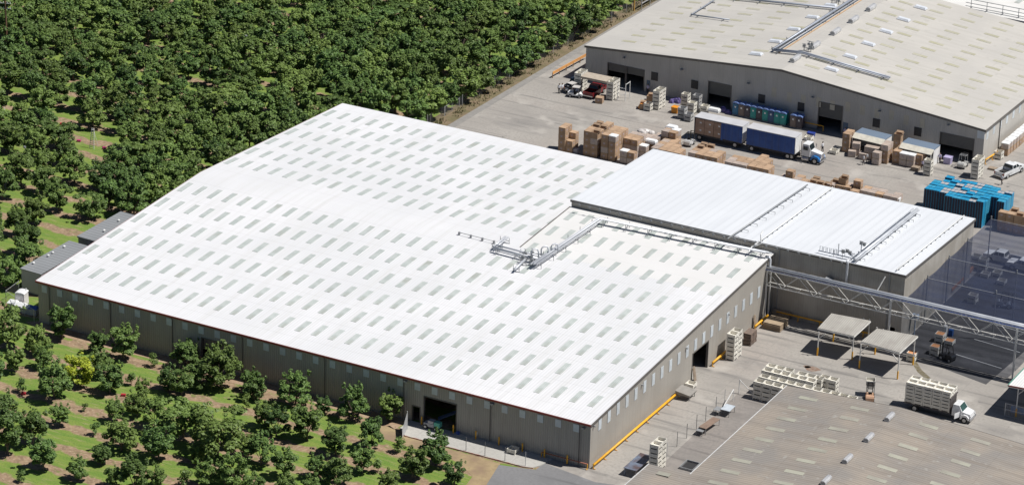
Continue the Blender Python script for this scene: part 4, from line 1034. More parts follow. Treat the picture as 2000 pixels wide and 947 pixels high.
def fence(label, pts, hgt=1.9, step=4.5, top=True, pr=.04):
    o = Vector((pts[0][0], pts[0][1], 0)); t = thing('chain_fence', label, 'fence', o)
    for a, b_ in zip(pts, pts[1:]):
        a = Vector((a[0], a[1], 0)) - o; b_ = Vector((b_[0], b_[1], 0)) - o; d = b_ - a
        m_ = MB(); m_.quad(a + Vector((0, 0, .05)), b_ + Vector((0, 0, .05)), b_ + Vector((0, 0, hgt)), a + Vector((0, 0, hgt))); m_.build('mesh', link, t)
        if top: m_ = MB(); m_.tube([a + Vector((0, 0, hgt)), b_ + Vector((0, 0, hgt))], .03, 5); m_.build('top_rail', steel, t)
        n = max(1, round(d.length / step))
        for k in range(n + (1 if b_ is pts[-1] else 0) + 1):
            if k > n: break
            c = a + d * (k / n); m_ = MB(); m_.tube([c, c + Vector((0, 0, hgt + .1))], pr, 5); m_.build('post', steel, t)
    return t
fence('long chain link fence between the crowded orchard and the lane', [(-77.0, 93.5), (-76.6, 110), (-76.2, 130), (-75.4, 150), (-74.6, 166), (-74.2, 185)], 1.9, 5.5, False)
fence('chain link fence with white top bar by the paved corner behind the warehouse', [at(868, 227).xy, at(897, 210).xy], 1.6, 3)
fence('low chain link fence pen at the back corner of the warehouse', [at(841, 240).xy, at(824, 240).xy, at(830, 231).xy], 1.6, 3)
fence('chain link fence along the red kerb of the apron', [at(856, 870).xy, at(910, 881).xy, at(947, 891).xy, at(986, 901).xy, at(1026, 911).xy], 2.0, 3.0, False)
fence('chain link fence with thin posts between the warehouse yard and the brown shed', [at(1302, 893).xy, at(1322, 872).xy, at(1341, 855.5).xy, at(1360, 838).xy, at(1378, 822).xy, at(1398, 803).xy, at(1415, 788).xy], 2.0, 3.0, False)
fence('short chain link fence closing the gap beside the near bin rows', [at(1443, 768).xy, at(1476, 777).xy, at(1512, 787).xy], 2.0, 3.0, False)
fence('chain link pen around the white bins at the left end of the warehouse', [(-85.2, -.6), at(12, 592).xy, (-92.8, 6.2)], 1.9, 3, True)
b = MB(); b.bar((0, 0, 0.1), (0, 0, 2.1), .09); b.bar((0, 0, 2.0), tuple(at(1474, 775) - at(1443, 768) + Vector((0, 0, .2))), .07); o = b.build('gate_brace', white_paint, None, at(1443, 768)); tag(o, 'fence post with long white diagonal brace next to the near bin rows', 'brace')
b = MB(); d = at(1433, 760, 1.7) - at(1414, 792, .6); b.bar((0, 0, 0), d, .09); b.bar(d, (d.x, d.y, -1.7 + .6 - .6), .06); b.bar((0, 0, 0), (0, 0, -.6), .06); o = b.build('boom_barrier', white_paint, None, at(1414, 792, .6)); tag(o, 'white slanted barrier arm beside the metal tables', 'barrier')
# gate / sheet leaning at the apron, left of the door
b = MB(); b.bar((0, 0, 0), (0, 0, 2.6), .1); b.quad((0, 0, .1), (.8, -2.6, .1), (.8, -2.6, 1.3), (0, 0, 2.5)); o = b.build('open_gate', steel, None, at(795, 838, .1)); tag(o, 'open grey chain gate at the left end of the apron', 'gate')
# poles and ladders
up = thing('utility_pole', 'brown timber utility pole with two cross arms at the left edge of the orchard', 'pole', at(13.5, 86))
b = MB(); b.tube([(0, 0, 0), (0, 0, 7.6)], .16, 8, r2=.12); b.build('pole', mat('pole_timber', (0.20, 0.11, 0.07), rough=.9), up)
for z in (7.2, 6.3):
    b = MB(); b.bar((-.9, -.3, z), (.9, .3, z), .12); b.build('cross_arm', mat('arm_grey', (0.5, 0.5, 0.48)), up)
b = MB()
for z in (7.2, 6.3):
    for s_ in (-.8, -.3, .3, .8): b.tube([(s_, s_ / 3, z + .06), (s_, s_ / 3, z + .3)], .05, 5)
b.build('insulators', white_paint, up)
def pole(label, base, hgt, r, mt, lean=(0, 0), arm=False):
    t = thing('pole', label, 'pole', base); b = MB(); b.tube([(0, 0, 0), (lean[0], lean[1], hgt)], r, 6, r2=r * .8); b.build('shaft', mt, t)
    b = MB(); b.box(lean[0] - .16, lean[0] + .16, lean[1] - .16, lean[1] + .16, hgt - .1, hgt + .15); b.build('head', dull_steel, t); return t
pole('thin leaning grey pole rising from the orchard left of the cabins', at(60, 345), 4.6, .06, dull_steel, (-.95, 0))
pole('short white pole at the left photo edge in the orchard', at(10, 219), 2.6, .05, white_paint, (-.5, 0))
pole('grey pole between trees in the middle of the orchard', at(478, 130), 5.4, .05, dull_steel, (.3, 0))
def ladder(label, base, hgt, mt, lean=.5):
    t = thing('orchard_ladder', label, 'ladder', base); b = MB()
    for s_ in (-1, 1): b.bar((s_ * .42, 0, 0), (s_ * .2, lean, hgt), .07)
    b.build('rails', mt, t); b = MB(); n = int(hgt / .3)
    for k in range(1, n):
        f_ = k / n; w_ = .42 - .22 * f_; b.bar((-w_, lean * f_, hgt * f_), (w_, lean * f_, hgt * f_), .09, .06)
    b.build('rungs', mt, t); b = MB(); b.bar((0, lean, hgt), (0, lean + 1.2, 0), .05); b.build('prop', mt, t); return t
ladder('tall white orchard ladder standing among trees above the cabins', at(179, 291), 3.3, white_paint)
ladder('white orchard ladder at the top edge of the photo among dense trees', at(175, 34), 3.6, white_paint)
ladder('yellow orchard ladder leaning in dense trees near the upper middle', at(453, 93), 3.2, mat('ladder_orange', (0.65, 0.32, 0.05)))
ladder('small yellow ladder in the trees below the thin leaning pole', at(79, 345), 2.0, yellow)
for (px, py, c, lb) in ((121, 244, 'red', 'red crate lying under trees at upper left of the white ladder'), (154, 277, 'magenta', 'magenta crate beside the white ladder in the orchard'), (204, 291, 'magenta', 'magenta crate to the right of the white ladder'), (241, 773, 'red', 'red crate on the grass near the yellow leaved tree'), (46, 770, 'red', 'red crate at the foot of a sapling near the left edge')):
    b = MB(); b.box(-.3, .3, -.2, .2, 0, .3); b.box(-.26, .26, -.16, .16, .301, .32); o = b.build('picking_crate', mat('crate_' + c, (0.45, 0.03, 0.05) if c == 'red' else (0.5, 0.05, 0.2), rough=.5), None, at(px, py), .4); tag(o, lb, 'crate', 'picking crates in the orchard')
# structure at the top edge beside the packing shed
t = thing('pipe_stand', 'grey rail stand with yellow post at the top edge beside the packing shed', 'rail', at(1238, 22))
b = MB(); b.bar((0, 0, 0), (0, 0, 3.2), .22); b.build('post', mat('post_ochre', (0.45, 0.27, 0.06)), t); b = MB()
for k in range(5): b.bar((1.0 + .1 * k, 1.0 + 3.2 * k, 0), (1.0 + .1 * k, 1.0 + 3.2 * k, 2.4), .1)
b.bar((1.0, 1.0, 2.4), (1.5, 15, 2.4), .4, .12); b.bar((1.0, 1.0, 1.3), (1.5, 15, 1.3), .15, .1); b.build('rails', steel, t)
# pipes on the beige roof
fzr = lambda P: FL(P)  # local
def at_froof(px, py, off):
    z = 8.0
    for _ in range(50):
        P = at(px, py, z); z = zr(FL(P).x) + off
    return P
Q1, Q2, Q3 = at_froof(1690, -16, .5), at_froof(1511, 97.5, .5), at_froof(1738, 152, .5); QR = at_froof(1568, 103, .5)
run('roof_pipe_run', 'grey pipe run with orange line climbing along the left slope of the beige roof', [Q1, Q2], [(-.15, 0, 0, .22), (.55, 0, -.1, .1)], .2, far_pipe, 5.5, .5, top=.0)
run('roof_pipe_run', 'grey pipe run crossing the beige roof ridge and ending on the right slope', [Q2, QR, Q3], [(0, .15, 0, .2), (0, -.3, -.05, .12)], .2, far_pipe, 5.0, .5, top=.0)
b = MB(); d = Q1 - Q2; b.tube([(0, 0, 0), d], .085, 6); o = b.build('orange_pipe', mat('orange_pipe', (0.52, 0.33, 0.18)), None, Q2 + Vector((1.0, 0, -.3))); tag(o, 'orange pipe beside the grey pipe run on the beige roof', 'pipe')
R1, R2, R3 = at_froof(1396, 0, .35), at_froof(1350, 29, .35), at_froof(1425, 39, .35)
run('roof_pipe_run', 'thin grey pipe bend on the far left slope of the beige roof', [R1, R2, R3], [(0, 0, 0, .12)], .2, far_pipe, 4.5, .35, top=.0)
R4, R5 = at_froof(1425, -4, .4), at_froof(1638, 17, .4)
run('roof_pipe_run', 'grey pipe run along the top edge of the photo on the beige roof', [R4, R5], [(0, 0, 0, .16), (0, .4, 0, .1)], .2, far_pipe, 5, .4, top=.0)
for (px, py, lb) in ((1578, 100, 'valve cluster at the ridge crossing of the beige roof pipes'), (1632, 8, 'valve cluster at the top edge of the beige roof')):
    p = at_froof(px, py, 0); t = thing('roof_valves', lb, 'valves', p); b = MB()
    for (x, y, h_) in ((-.7, 0, 1.1), (0, .3, 1.6), (.6, -.2, 1.2), (.2, 1, 1.3)): b.bar((x, y, 0), (x, y, h_), .1); b.box(x - .25, x + .25, y - .15, y + .15, h_ * .6, h_ * .6 + .3); b.bar((x - .35, y, h_), (x + .35, y, h_), .07)
    b.bar((-1, 0, .5), (1, 0, .5), .1); b.build('valve', dull_steel, t)
# railing on the distant white roof
ra = Vector((-44, -14.6, 6.85)); t = thing('roof_railing', 'long grey pipe railing along the edge of the distant white roof', 'railing', bw.matrix_basis @ ra)
t.location = FW((25, FD + 17.4, 0)) + Matrix.Rotation(FZ, 3, 'Z') @ ra; t.rotation_euler = (0, 0, FZ); b = MB()
for z in (.3, .9, 1.6): b.bar((0, 0, z), (80, 0, z), .09)
b.build('rails', dull_steel, t)
for k in range(27):
    b = MB(); b.bar((1 + 2.9 * k, 0, 0), (1 + 2.9 * k, 0, 1.6), .08); b.bar((1 + 2.9 * k, -.6, .05), (1 + 2.9 * k, .6, .05), .16); b.build('post', dull_steel, t)
# ================================================================== BINS AND BOXES
bin_w = mat('bin_white', (0.71, 0.685, 0.62), (0.63, 0.605, 0.54), rough=.7, scale=1.2, objvar=.1)
bin_g = mat('bin_grey', (0.42, 0.42, 0.42), (0.34, 0.34, 0.34), rough=.7, scale=1.2, objvar=.1)
gap_shade_m = mat('bin_gap_shade', (0.05, 0.048, 0.045), rough=.9)
def bin_proto(name, lx, ly, hz, m_, fill=None):
    b = MB(); t = .05; hx, hy = lx / 2, ly / 2
    for y in (-hy + .08, 0, hy - .08): b.box(-hx + .2, hx - .2, y - .03, y + .03, 0, .03, 0)          # skids
    b.box(-hx + .03, hx - .03, -hy + .03, hy - .03, .151, .18, 0); b.box(-hx + .05, hx - .05, -hy + .05, hy - .05, .02, .15, 2)  # dark block fills the fork opening, its shade put into the colour
    for sx in (-1, 1):
        for y in (-hy + .09, hy - .09): b.box(sx * (hx - .09) - .088, sx * (hx - .09) + .088, y - .088, y + .088, .0, .15, 0)
    for x in (-hx + t, hx - t):
        for y in (-hy + t, hy - t): b.box(x - t, x + t, y - t, y + t, .181, hz, 0)           # corner posts
    z = .18; n = 2; sh = (hz - .18) / n
    for k in range(n):                                                                    # side boards with gaps
        a, c = z + k * sh + .01, z + (k + 1) * sh - .01
        b.box(-hx + .1, hx - .1, -hy + .005, -hy + .04, a, c, 0); b.box(-hx + .1, hx - .1, hy - .04, hy - .005, a, c, 0)
        b.box(-hx + .005, -hx + .04, -hy + .1, hy - .1, a, c, 0); b.box(hx - .04, hx - .005, -hy + .1, hy - .1, a, c, 0)
    b.box(-.04, .04, -hy - .02, -hy + .004, .18, hz - .02, 0); b.box(-.04, .04, hy - .004, hy + .02, .18, hz - .02, 0)
    b.box(hx - .004, hx + .02, -.04, .04, .18, hz - .02, 0)
    b.box(-hx + .06, hx - .06, -hy + .06, hy - .06, .182, .2 if not fill else hz - .08, 1)
    mats = [m_, fill or m_, gap_shade_m]
    o = b.build(name, mats); return o
def carton_proto(name, lx, ly, hz, kind):
    b = MB(); hx, hy = lx / 2, ly / 2
    if kind == 'open':
        b.box(-hx, hx, -hy, hy, 0, .1, 2)
        for (x0, x1, y0, y1) in ((-hx, hx, -hy, -hy + .03), (-hx, hx, hy - .03, hy), (-hx, -hx + .03, -hy + .031, hy - .031), (hx - .03, hx, -hy + .031, hy - .031)): b.box(x0, x1, y0, y1, .101, hz, 0)
        b.box(-hx + .04, hx - .04, -hy + .04, hy - .04, .11, .16, 3)
        b.hexa([(-hx, hy - .025, hz), (hx, hy - .025, hz), (hx, hy, hz), (-hx, hy, hz)], [(-hx + .05, hy + .28, hz + .22), (hx - .05, hy + .28, hz + .22), (hx - .05, hy + .3, hz + .2), (-hx + .05, hy + .3, hz + .2)], 0)
        b.hexa([(hx - .02, -hy + .1, hz), (hx, -hy + .1, hz), (hx, hy - .1, hz), (hx - .02, hy - .1, hz)], [(hx + .2, -hy + .12, hz + .16), (hx + .22, -hy + .12, hz + .14), (hx + .22, hy - .12, hz + .14), (hx + .2, hy - .12, hz + .16)], 0)
    else:
        b.box(-hx + .02, hx - .02, -hy + .02, hy - .02, 0, .1, 2)
        b.box(-hx, hx, -hy, hy, .101, hz, 0)
        b.box(-hx, hx, -.03, .03, hz + .001, hz + .006, 1)                                  # tape over the flaps
        b.box(-.22, .12, -hy - .008, -hy - .001, hz * .45, hz * .72, 4); b.box(hx + .001, hx + .008, -.15, .2, hz * .45, hz * .7, 4)   # paper labels
        if kind == 'lid': b.box(-hx - .03, hx + .03, -hy - .03, hy + .03, hz - .1, hz + .05, 5)
    return b
card = mat('cardboard', (0.40, 0.275, 0.18), (0.32, 0.215, 0.14), rough=.85, scale=1.3, objvar=.14)
wrapc = mat('wrapped_carton', (0.47, 0.39, 0.33), (0.38, 0.32, 0.29), rough=.35, scale=2.5, objvar=.1)
tape = mat('tape', (0.42, 0.29, 0.18), rough=.4); pall = mat('pallet_wood', (0.36, 0.27, 0.18), rough=.9); inner = mat('carton_inside', (0.17, 0.10, 0.06), rough=.9)
lblm = mat('carton_print', (0.50, 0.46, 0.45), (0.33, 0.25, 0.26), rough=.7, scale=6); lidm = mat('white_lid', (0.78, 0.79, 0.80), rough=.4)
CM = [card, tape, pall, inner, lblm, lidm]; WM = [wrapc, tape, pall, inner, lblm, lidm]
CX, CY_, CZ_ = 1.2, 1.1, 1.02
PROTO = {'closed': carton_proto('x', CX, CY_, CZ_, 'closed').build('carton', CM), 'open': carton_proto('x', CX, CY_, CZ_, 'open').build('carton', CM),
         'lid': carton_proto('x', CX, CY_, CZ_, 'lid').build('carton', WM), 'wrap': carton_proto('x', CX, CY_, CZ_, 'closed').build('carton', WM)}
NCART = 0; rk = random.Random(3)
def cartons(desc, x0, y0, heights, kinds=None, rz=0.0, group=None, dx=CX + .04, dy=CY_ + .05, z0=0.0):
    """a block of carton columns; heights[row from front][column from left]"""
    global NCART
    ny, nx = len(heights), max(len(r) for r in heights)
    H_ = lambda j, i: heights[j][i] if 0 <= j < ny and 0 <= i < len(heights[j]) else 0
    c_, s_ = math.cos(rz), math.sin(rz)
    for j in range(ny):
        for i in range(len(heights[j])):
            n = H_(j, i); jx, jy, jr = random.uniform(-.03, .03), random.uniform(-.03, .03), random.uniform(-.03, .03)
            for k in range(n):
                if k < n - 1 and min(H_(j - 1, i), H_(j, i - 1), H_(j, i + 1)) > k: continue     # fully enclosed, never seen
                kd = 'closed' if rk.random() > .13 else 'wrap'
                if kinds:
                    kk = kinds(i, j, k, n)
                    if kk: kd = kk
                u, v = i * dx + jx, j * dy + jy
                row = ('front row' if j == 0 else ('back row' if j == ny - 1 else NTH[j] + ' row')) if ny > 1 else ''
                colu = (('left' if i == 0 else ('right' if i == len(heights[j]) - 1 else NTH[i])) + ' column') if nx > 1 else ''
                look = {'closed': 'brown carton', 'open': 'open carton', 'lid': 'white lidded carton', 'wrap': 'wrapped carton'}[kd]
                where = ' '.join(q for q in (row, colu) if q)
                lb = f"{look}, {level(k, n)}{', ' + where if where else ''} of {desc}"
                put(PROTO[kd], (x0 + u * c_ - v * s_, y0 + u * s_ + v * c_, z0 + k * (CZ_ + .015)), rz + jr + random.uniform(-.02, .02), lb, group or 'brown carton stacks', 'carton'); NCART += 1
def corner(px, py, n):   # near-left top corner pixel of a stack n cartons high -> centre of its column on the ground
    p = at(px, py, n * (CZ_ + .015)); return p.x + CX / 2, p.y + CY_ / 2
def some(kind, pr, top=True):
    return lambda i, j, k, n: kind if ((k == n - 1) == top or not top) and rk.random() < pr else None
GY = 'cartons stacked in the yard behind the white roofs'
x, y = corner(1091, 248, 4); cartons('the dark pile farthest left', x, y, [[4], [4]], None, 0, GY)
x, y = corner(1104, 274, 2); cartons('the low pile against the dark pile', x, y, [[2], [3]], some('open', .4), 0, GY)
x, y = corner(1140, 255, 4); cartons('the long open topped stack', x, y, [[4, 4], [4, 4], [4, 4], [4, 4], [3, 4], [3, 0]], lambda i, j, k, n: 'open' if k == n - 1 and j + i > 0 and rk.random() < .7 else None, 0, GY)
x, y = corner(1175, 262, 4); cartons('the tall tan yard block', x, y, [[4, 4], [4, 4], [4, 4], [4, 4]], lambda i, j, k, n: 'lid' if (i == 1 and j == 0 and k == n - 1) else None, 0, GY)
x, y = corner(1217, 281, 2); cartons('the block right of tall tan block', x, y, [[3, 3], [3, 3], [3, 3]], lambda i, j, k, n: 'wrap' if k < n - 1 and j == 0 else None, 0, GY)
x, y = corner(1211, 294, 2); cartons('the pair nearest the white roof', x, y, [[2, 2]], lambda i, j, k, n: 'lid' if i == 0 and k == 1 else ('wrap' if k == 0 else None), 0, GY)
x, y = corner(1248, 284, 2); cartons('the column right of the roof pair', x, y, [[2]], lambda i, j, k, n: 'lid' if k == 1 else 'wrap', 0, GY)
x, y = corner(1272, 288, 2); cartons('the wide low block by rear trailer', x, y, [[2, 2, 2, 2], [2, 2, 2, 2], [2, 2, 2, 0], [2, 2, 0, 0], [2, 2, 0, 0]], lambda i, j, k, n: 'wrap' if rk.random() < .12 else None, 0, GY)
x, y = corner(1254, 268, 2); cartons('the group behind the wide block', x, y, [[2, 2], [2, 2], [0, 2]], lambda i, j, k, n: 'wrap' if rk.random() < .75 else None, 0, GY)
x, y = corner(1292, 255, 3); cartons('the tall group by rear trailer end', x, y, [[3, 3], [3, 3]], lambda i, j, k, n: 'lid' if (i, j) == (1, 1) and k == 2 else None, 0, GY)
x, y = corner(1344, 297, 2); cartons('the middle block below rear trailer', x, y, [[2, 2, 2, 2], [2, 2, 2, 2], [2, 2, 2, 2], [2, 2, 0, 0]], lambda i, j, k, n: 'open' if k == 1 and rk.random() < .18 else None, 0, GY)
x, y = corner(1416, 315, 2); cartons('the printed block below the trailers', x, y, [[2, 2, 2], [2, 2, 2], [2, 2, 2]], lambda i, j, k, n: 'wrap' if j == 0 and rk.random() < .6 else None, 0, GY)
x, y = corner(1459, 323, 2); cartons('the tan block below front trailer', x, y, [[2, 2, 2], [2, 2, 2], [2, 2, 0], [2, 2, 0], [2, 0, 0]], None, 0, GY)
x, y = corner(1535, 333, 2); cartons('the pile behind the hooked pipe', x, y, [[2]], None, 0, GY)
x, y = corner(1549, 349, 1); cartons('the low group right of hooked pipe pile', x, y, [[1, 1], [1, 0]], some('open', .5), 0, GY)
x, y = corner(1525, 343, 1); cartons('the lone spot left of the hooked pipe pile', x, y, [[1]], lambda *a: 'wrap', 0, GY)
x, y = corner(1577, 355, 1); cartons('the small group above the grey hooked pipe', x, y, [[1], [1]], some('open', .5), 0, GY)
x, y = corner(1590, 358, 1); cartons('the low pair beyond the roof edge', x, y, [[1, 1]], some('open', .9), 0, GY)
x, y = corner(1615, 359, 1); cartons('the scattered group at the roof edge', x, y, [[1, 0], [1, 1]], some('open', .4), 0, GY)
x, y = corner(1638, 347, 2); cartons('the raised pile behind the scattered group', x, y, [[2]], some('open', 1), 0, GY)
x, y = corner(1632, 361, 1); cartons('the dark block at cold store edge', x, y, [[1, 1], [1, 1]], None, 0, GY)
x, y = corner(1667, 352, 2); cartons('the upright dark pile at the roof edge', x, y, [[2]], None, 0, GY)
x, y = corner(1660, 372, 1); cartons('the spot below the upright dark pile', x, y, [[1]], None, 0, GY)
x, y = corner(1680, 371, 1); cartons('the long low row near blue crates', x, y, [[1, 1, 1, 1, 1], [1, 1, 1, 0, 1]], lambda i, j, k, n: 'wrap' if rk.random() < .4 else None, 0, GY)
GF = 'cartons in front of the packing shed'
x, y = corner(1645, 272, 2); cartons('the tan stack left of the awnings', x, y, [[3], [3]], None, .02, GF)
x, y = corner(1655, 294, 1); cartons('the spot in front of the left awning', x, y, [[1]], lambda *a: 'wrap', .3, GF)
x, y = corner(1664, 279, 2); cartons('the grey column under the left awning', x, y, [[2]], lambda *a: 'wrap', .2, GF)
x, y = corner(1677, 299, 1); cartons('the low spot behind the walking pair', x, y, [[1]], lambda *a: 'wrap', .1, GF)
x, y = corner(1688, 286, 2); cartons('the column behind the walking pair', x, y, [[2, 2]], lambda i, j, k, n: 'wrap' if i == 0 else None, .05, GF)
x, y = corner(1704, 297, 2); cartons('the wrapped column right of the walking pair', x, y, [[2]], lambda *a: 'wrap', 0, GF)
x, y = corner(1721, 282, 3); cartons('the tall column between the awnings', x, y, [[3], [3]], lambda i, j, k, n: 'wrap' if k == n - 1 else None, 0, GF)
x, y = corner(1730, 274, 3); y += 3.4; cartons('the column in the gap between awnings', x, y, [[3]], some('open', 1), 0, GF)
x, y = corner(1744, 294, 2); cartons('the long stack under right awning', x, y, [[2], [2], [2]], None, 0, GF)
x, y = corner(1757, 299, 2); cartons('the white pair before right awning', x, y, [[2, 2]], lambda i, j, k, n: 'lid' if k == 1 else 'wrap', 0, GF)
x, y = corner(1787, 301, 2); cartons('the rightmost stack under right awning', x, y, [[2], [2]], None, 0, GF)
x, y = corner(1162, 190, 1); cartons('the spot beside the right bin tower', x, y, [[1]], None, .15, GF)
x, y = corner(1248, 202, 1); cartons('the spot in front of the orange heap', x, y, [[1]], some('open', 1), .35, GF)
x, y = corner(1262, 187, 1); cartons('the spot behind the orange heap', x, y, [[1]], some('open', 1), .2, GF)
x, y = corner(1950, 413, 3); cartons('the dark pile beyond the net', x, y, [[3, 3, 3, 3], [2, 3, 2, 3]], lambda i, j, k, n: 'open' if k == n - 1 and rk.random() < .3 else None, 0, 'cartons beyond the shade net')
x, y = corner(1966, 428, 2); cartons('the short pile just beyond the net', x, y, [[2, 0, 2]], None, 0, 'cartons beyond the shade net')
# row of white topped cartons along the sunlit side of the packing shed
for k in range(12):
    p = FW((FX1 + 1.5, 6.0 + 1.3 * k, 0)); cartons(f'the {NTH[k]} pile along the shed side wall', p.x, p.y, [[2]], lambda i, j, kk, n: 'lid' if kk == 1 else None, FZ, 'cartons along the shed side wall')
# ---- farm bins
BIN = {'white': bin_proto('farm_bin', 1.22, 1.22, .64, bin_w), 'grey': bin_proto('farm_bin', 1.22, 1.22, .64, bin_g), 'fruit': bin_proto('farm_bin', 1.22, 1.22, .64, bin_w, mat('peaches', (0.62, 0.33, 0.14), (0.5, 0.2, 0.1), scale=9, rough=.6))}
BH_ = .645; NBIN = 0
def bins(desc, x0, y0, heights, kind='white', rz=0.0, group='white farm bins', d=1.25, z0=0.0, topkind=None, word='white bin', hs=1.0):
    global NBIN
    ny, nx = len(heights), max(len(r) for r in heights); H_ = lambda j, i: heights[j][i] if 0 <= j < ny and 0 <= i < len(heights[j]) else 0
    c_, s_ = math.cos(rz), math.sin(rz)
    for j in range(ny):
        for i in range(len(heights[j])):
            n = H_(j, i)
            for k in range(n):
                if k < n - 1 and min(H_(j - 1, i), H_(j + 1, i), H_(j, i - 1), H_(j, i + 1)) > k: continue
                row = ('front row' if j == 0 else ('back row' if j == ny - 1 else NTH[j] + ' row')) if ny > 1 else ''
                colu = (('left' if i == 0 else ('right' if i == len(heights[j]) - 1 else NTH[i])) + ' column') if nx > 1 else ''
                where = ' '.join(q for q in (row, colu) if q); u, v = i * d, j * d
                lb = f"{word}, {level(k, n)}{', ' + where if where else ''} of {desc}"
                kd = topkind if (topkind and k == n - 1) else kind
                put(BIN[kd], (x0 + u * c_ - v * s_ + random.uniform(-.025, .025), y0 + u * s_ + v * c_ + random.uniform(-.025, .025), z0 + k * BH_ * hs), rz + random.uniform(-.012, .012), lb, group, 'bin', scale=(1, 1, hs)); NBIN += 1
def bcorner(px, py, n, z0=0.0):
    p = at(px, py, n * BH_ + z0); return p.x + .61, p.y + .61
x, y = bcorner(1420, 651, 6); bins('the tower beside the warehouse wall', x, y, [[6], [6]], group='bins in the near yard')
x, y = bcorner(1269, 866, 6); bins('the tower by the brown roof corner', x, y, [[6], [6]], group='bins in the near yard')
GN = 'bin rows in the near yard'
x, y = bcorner(1471.5, 744, 4); bins('the nearest row behind the brown roof', x, y, [[4, 4, 4, 4]], group=GN)
x, y = bcorner(1481.5, 735, 4); bins('the long second row behind brown roof', x, y, [[4] * 11], group=GN)
x, y = bcorner(1482, 727, 4); y += .9; bins('the third row behind the brown roof', x, y, [[4] * 6], group=GN)
x, y = bcorner(1493, 716, 4); y += .3; bins('the back row near the canopies', x, y, [[4] * 3], group=GN)
x, y = bcorner(1553, 731, 4); y += .2; bins('the short row left of end block', x, y, [[4] * 3], group=GN)
x, y = bcorner(1599, 736, 4); bins('the end block nearest the orange forklift', x, y, [[4, 4]], group=GN)
x, y = bcorner(1338, 748, 1); bins('the spot by the grey wall hopper', x, y, [[1]], group='bins in the near yard')
GS = 'bins by the packing shed'
x, y = bcorner(1122, 142, 5); bins('the left tower of the board shelter', x, y, [[5], [5]], group=GS)
x, y = bcorner(1185, 159, 5); bins('the right tower of the board shelter', x, y, [[5], [5]], group=GS)
x, y = bcorner(1275, 177, 5); bins('the tower near the orange heap', x, y, [[5], [5]], group=GS); bins('the low pair by the orange heap', x - .9, y - 1.35, [[2]], group=GS)
x, y = bcorner(1330, 183, 4); bins('the tower behind the orange bin', x, y, [[4]], group=GS)
bins('the grey stack behind the orange bin', x + 1.9, y + .4, [[4]], kind='grey', group=GS, word='grey bin')
bins('the pile before the grey stack', x + 1.9, y - 1.5, [[3]], group=GS); bins('the pile right of the grey stack', x + 3.6, y - .2, [[2]], group=GS)
x, y = bcorner(1324, 210, 3); bins('the plywood topped stack beside orange bin', x, y, [[3]], kind='grey', group=GS, word='grey bin')
x, y = bcorner(1336, 222, 2); bins('the short stack nearest the rear trailer', x, y, [[2]], kind='grey', group=GS, word='grey bin')
x, y = bcorner(1570, 267, 1); bins('the spot by the portable toilets', x, y, [[1]], group=GS)
x, y = bcorner(1619, 293, 1); bins('the pair left of the awnings', x, y, [[1], [1]], group=GS)
x, y = bcorner(1804.5, 312, 4); bins('the stack beside the right awning', x, y, [[4]], group=GS)
x, y = bcorner(1898, 311, 5); bins('the tower at the shed corner', x, y, [[5], [5]], group=GS)
x, y = bcorner(1941, 303, 1); bins('the small stack by the shed corner rail', x, y, [[2]], group=GS)
x, y = bcorner(990, 873, 1); y = at(1000, 884, .12).y + .2; x = at(1000, 884, .12).x; bins('the concrete apron below the shaded wall', x, y, [[1]], z0=.12, group='bins in the near yard')
GX = 'bins near the shade net'
for (px, py, n, lb) in ((1826, 651, 2, 'the pile with fruit nearest the net corner'), (1816, 675, 2, 'the fruit pile in front by the black forklift'), (1844, 664, 1, 'the fruit bin set behind the black forklift'), (1771, 688, 2, 'the pair under the right canopy')):
    x, y = bcorner(px, py, n); bins(lb, x, y, [[n]], kind='white', topkind='fruit', group=GX)
for (px, py, n, lb) in ((1897, 499, 3, 'the tall stack under the net'), (1911, 505, 3, 'the second tall stack under the net'), (1914, 533, 1, 'the loose bin under the net'), (1937, 531, 1, 'the loose bin right of the tall stacks under the net'), (1946, 547, 1, 'the low bin near the cable under the net'), (1890, 575, 2, 'the stack near the net front post')):
    x, y = bcorner(px, py, n); bins(lb, x, y, [[n]], group=GX)
print('cartons', NCART, 'bins', NBIN)
# coloured totes and loads
def simple_box(name, label, cat, p, lx, ly, hz, mts, rz=0, lip=True, group=None):
    b = MB(); hx, hy = lx / 2, ly / 2; b.frus((-hx + .06, hx - .06, -hy + .06, hy - .06), 0, (-hx, hx, -hy, hy), hz, 0)
    if lip:
        b.box(-hx - .03, hx + .03, -hy - .03, -hy + .02, hz - .06, hz + .04, 0); b.box(-hx - .03, hx + .03, hy - .02, hy + .03, hz - .06, hz + .04, 0); b.box(-hx - .03, -hx + .02, -hy, hy, hz - .06, hz + .04, 0); b.box(hx - .02, hx + .03, -hy, hy, hz - .06, hz + .04, 0)
    o = b.build(name, mts, None, p, rz); return tag(o, label, cat, group)
orange = mat('orange_plastic', (0.70, 0.27, 0.02), rough=.5); purple = mat('purple_cloth', (0.16, 0.13, 0.33), (0.1, 0.08, 0.22), scale=3, rough=.8)
simple_box('orange_bin', 'orange plastic bin left of the plywood topped grey stack', 'bin', at(1319, 220), 1.1, 1.1, 1.0, orange)
def heap(label, cat, name, p, rx, ry, rz_, mt, n=9, seed=1):
    rr = random.Random(seed); b = MB()
    for k in range(n):
        a = rr.uniform(0, 2 * PI); q = rr.uniform(0, .7); b.dome((rx * q * math.cos(a), ry * q * math.sin(a), 0), rx * rr.uniform(.25, .5), ry * rr.uniform(.25, .5), rz_ * rr.uniform(.5, 1), 7, 3)
    o = b.build(name, mt, None, p); return tag(o, label, cat)
heap('loose heap of orange netting beside the bin tower', 'heap', 'net_heap', at(1254, 210), 1.3, 1.0, .9, orange, 10, 2)
heap('purple bags heaped on the ground against the shed wall', 'bags', 'bag_heap', at(1316, 200), 1.4, .8, 1.0, purple, 9, 3)
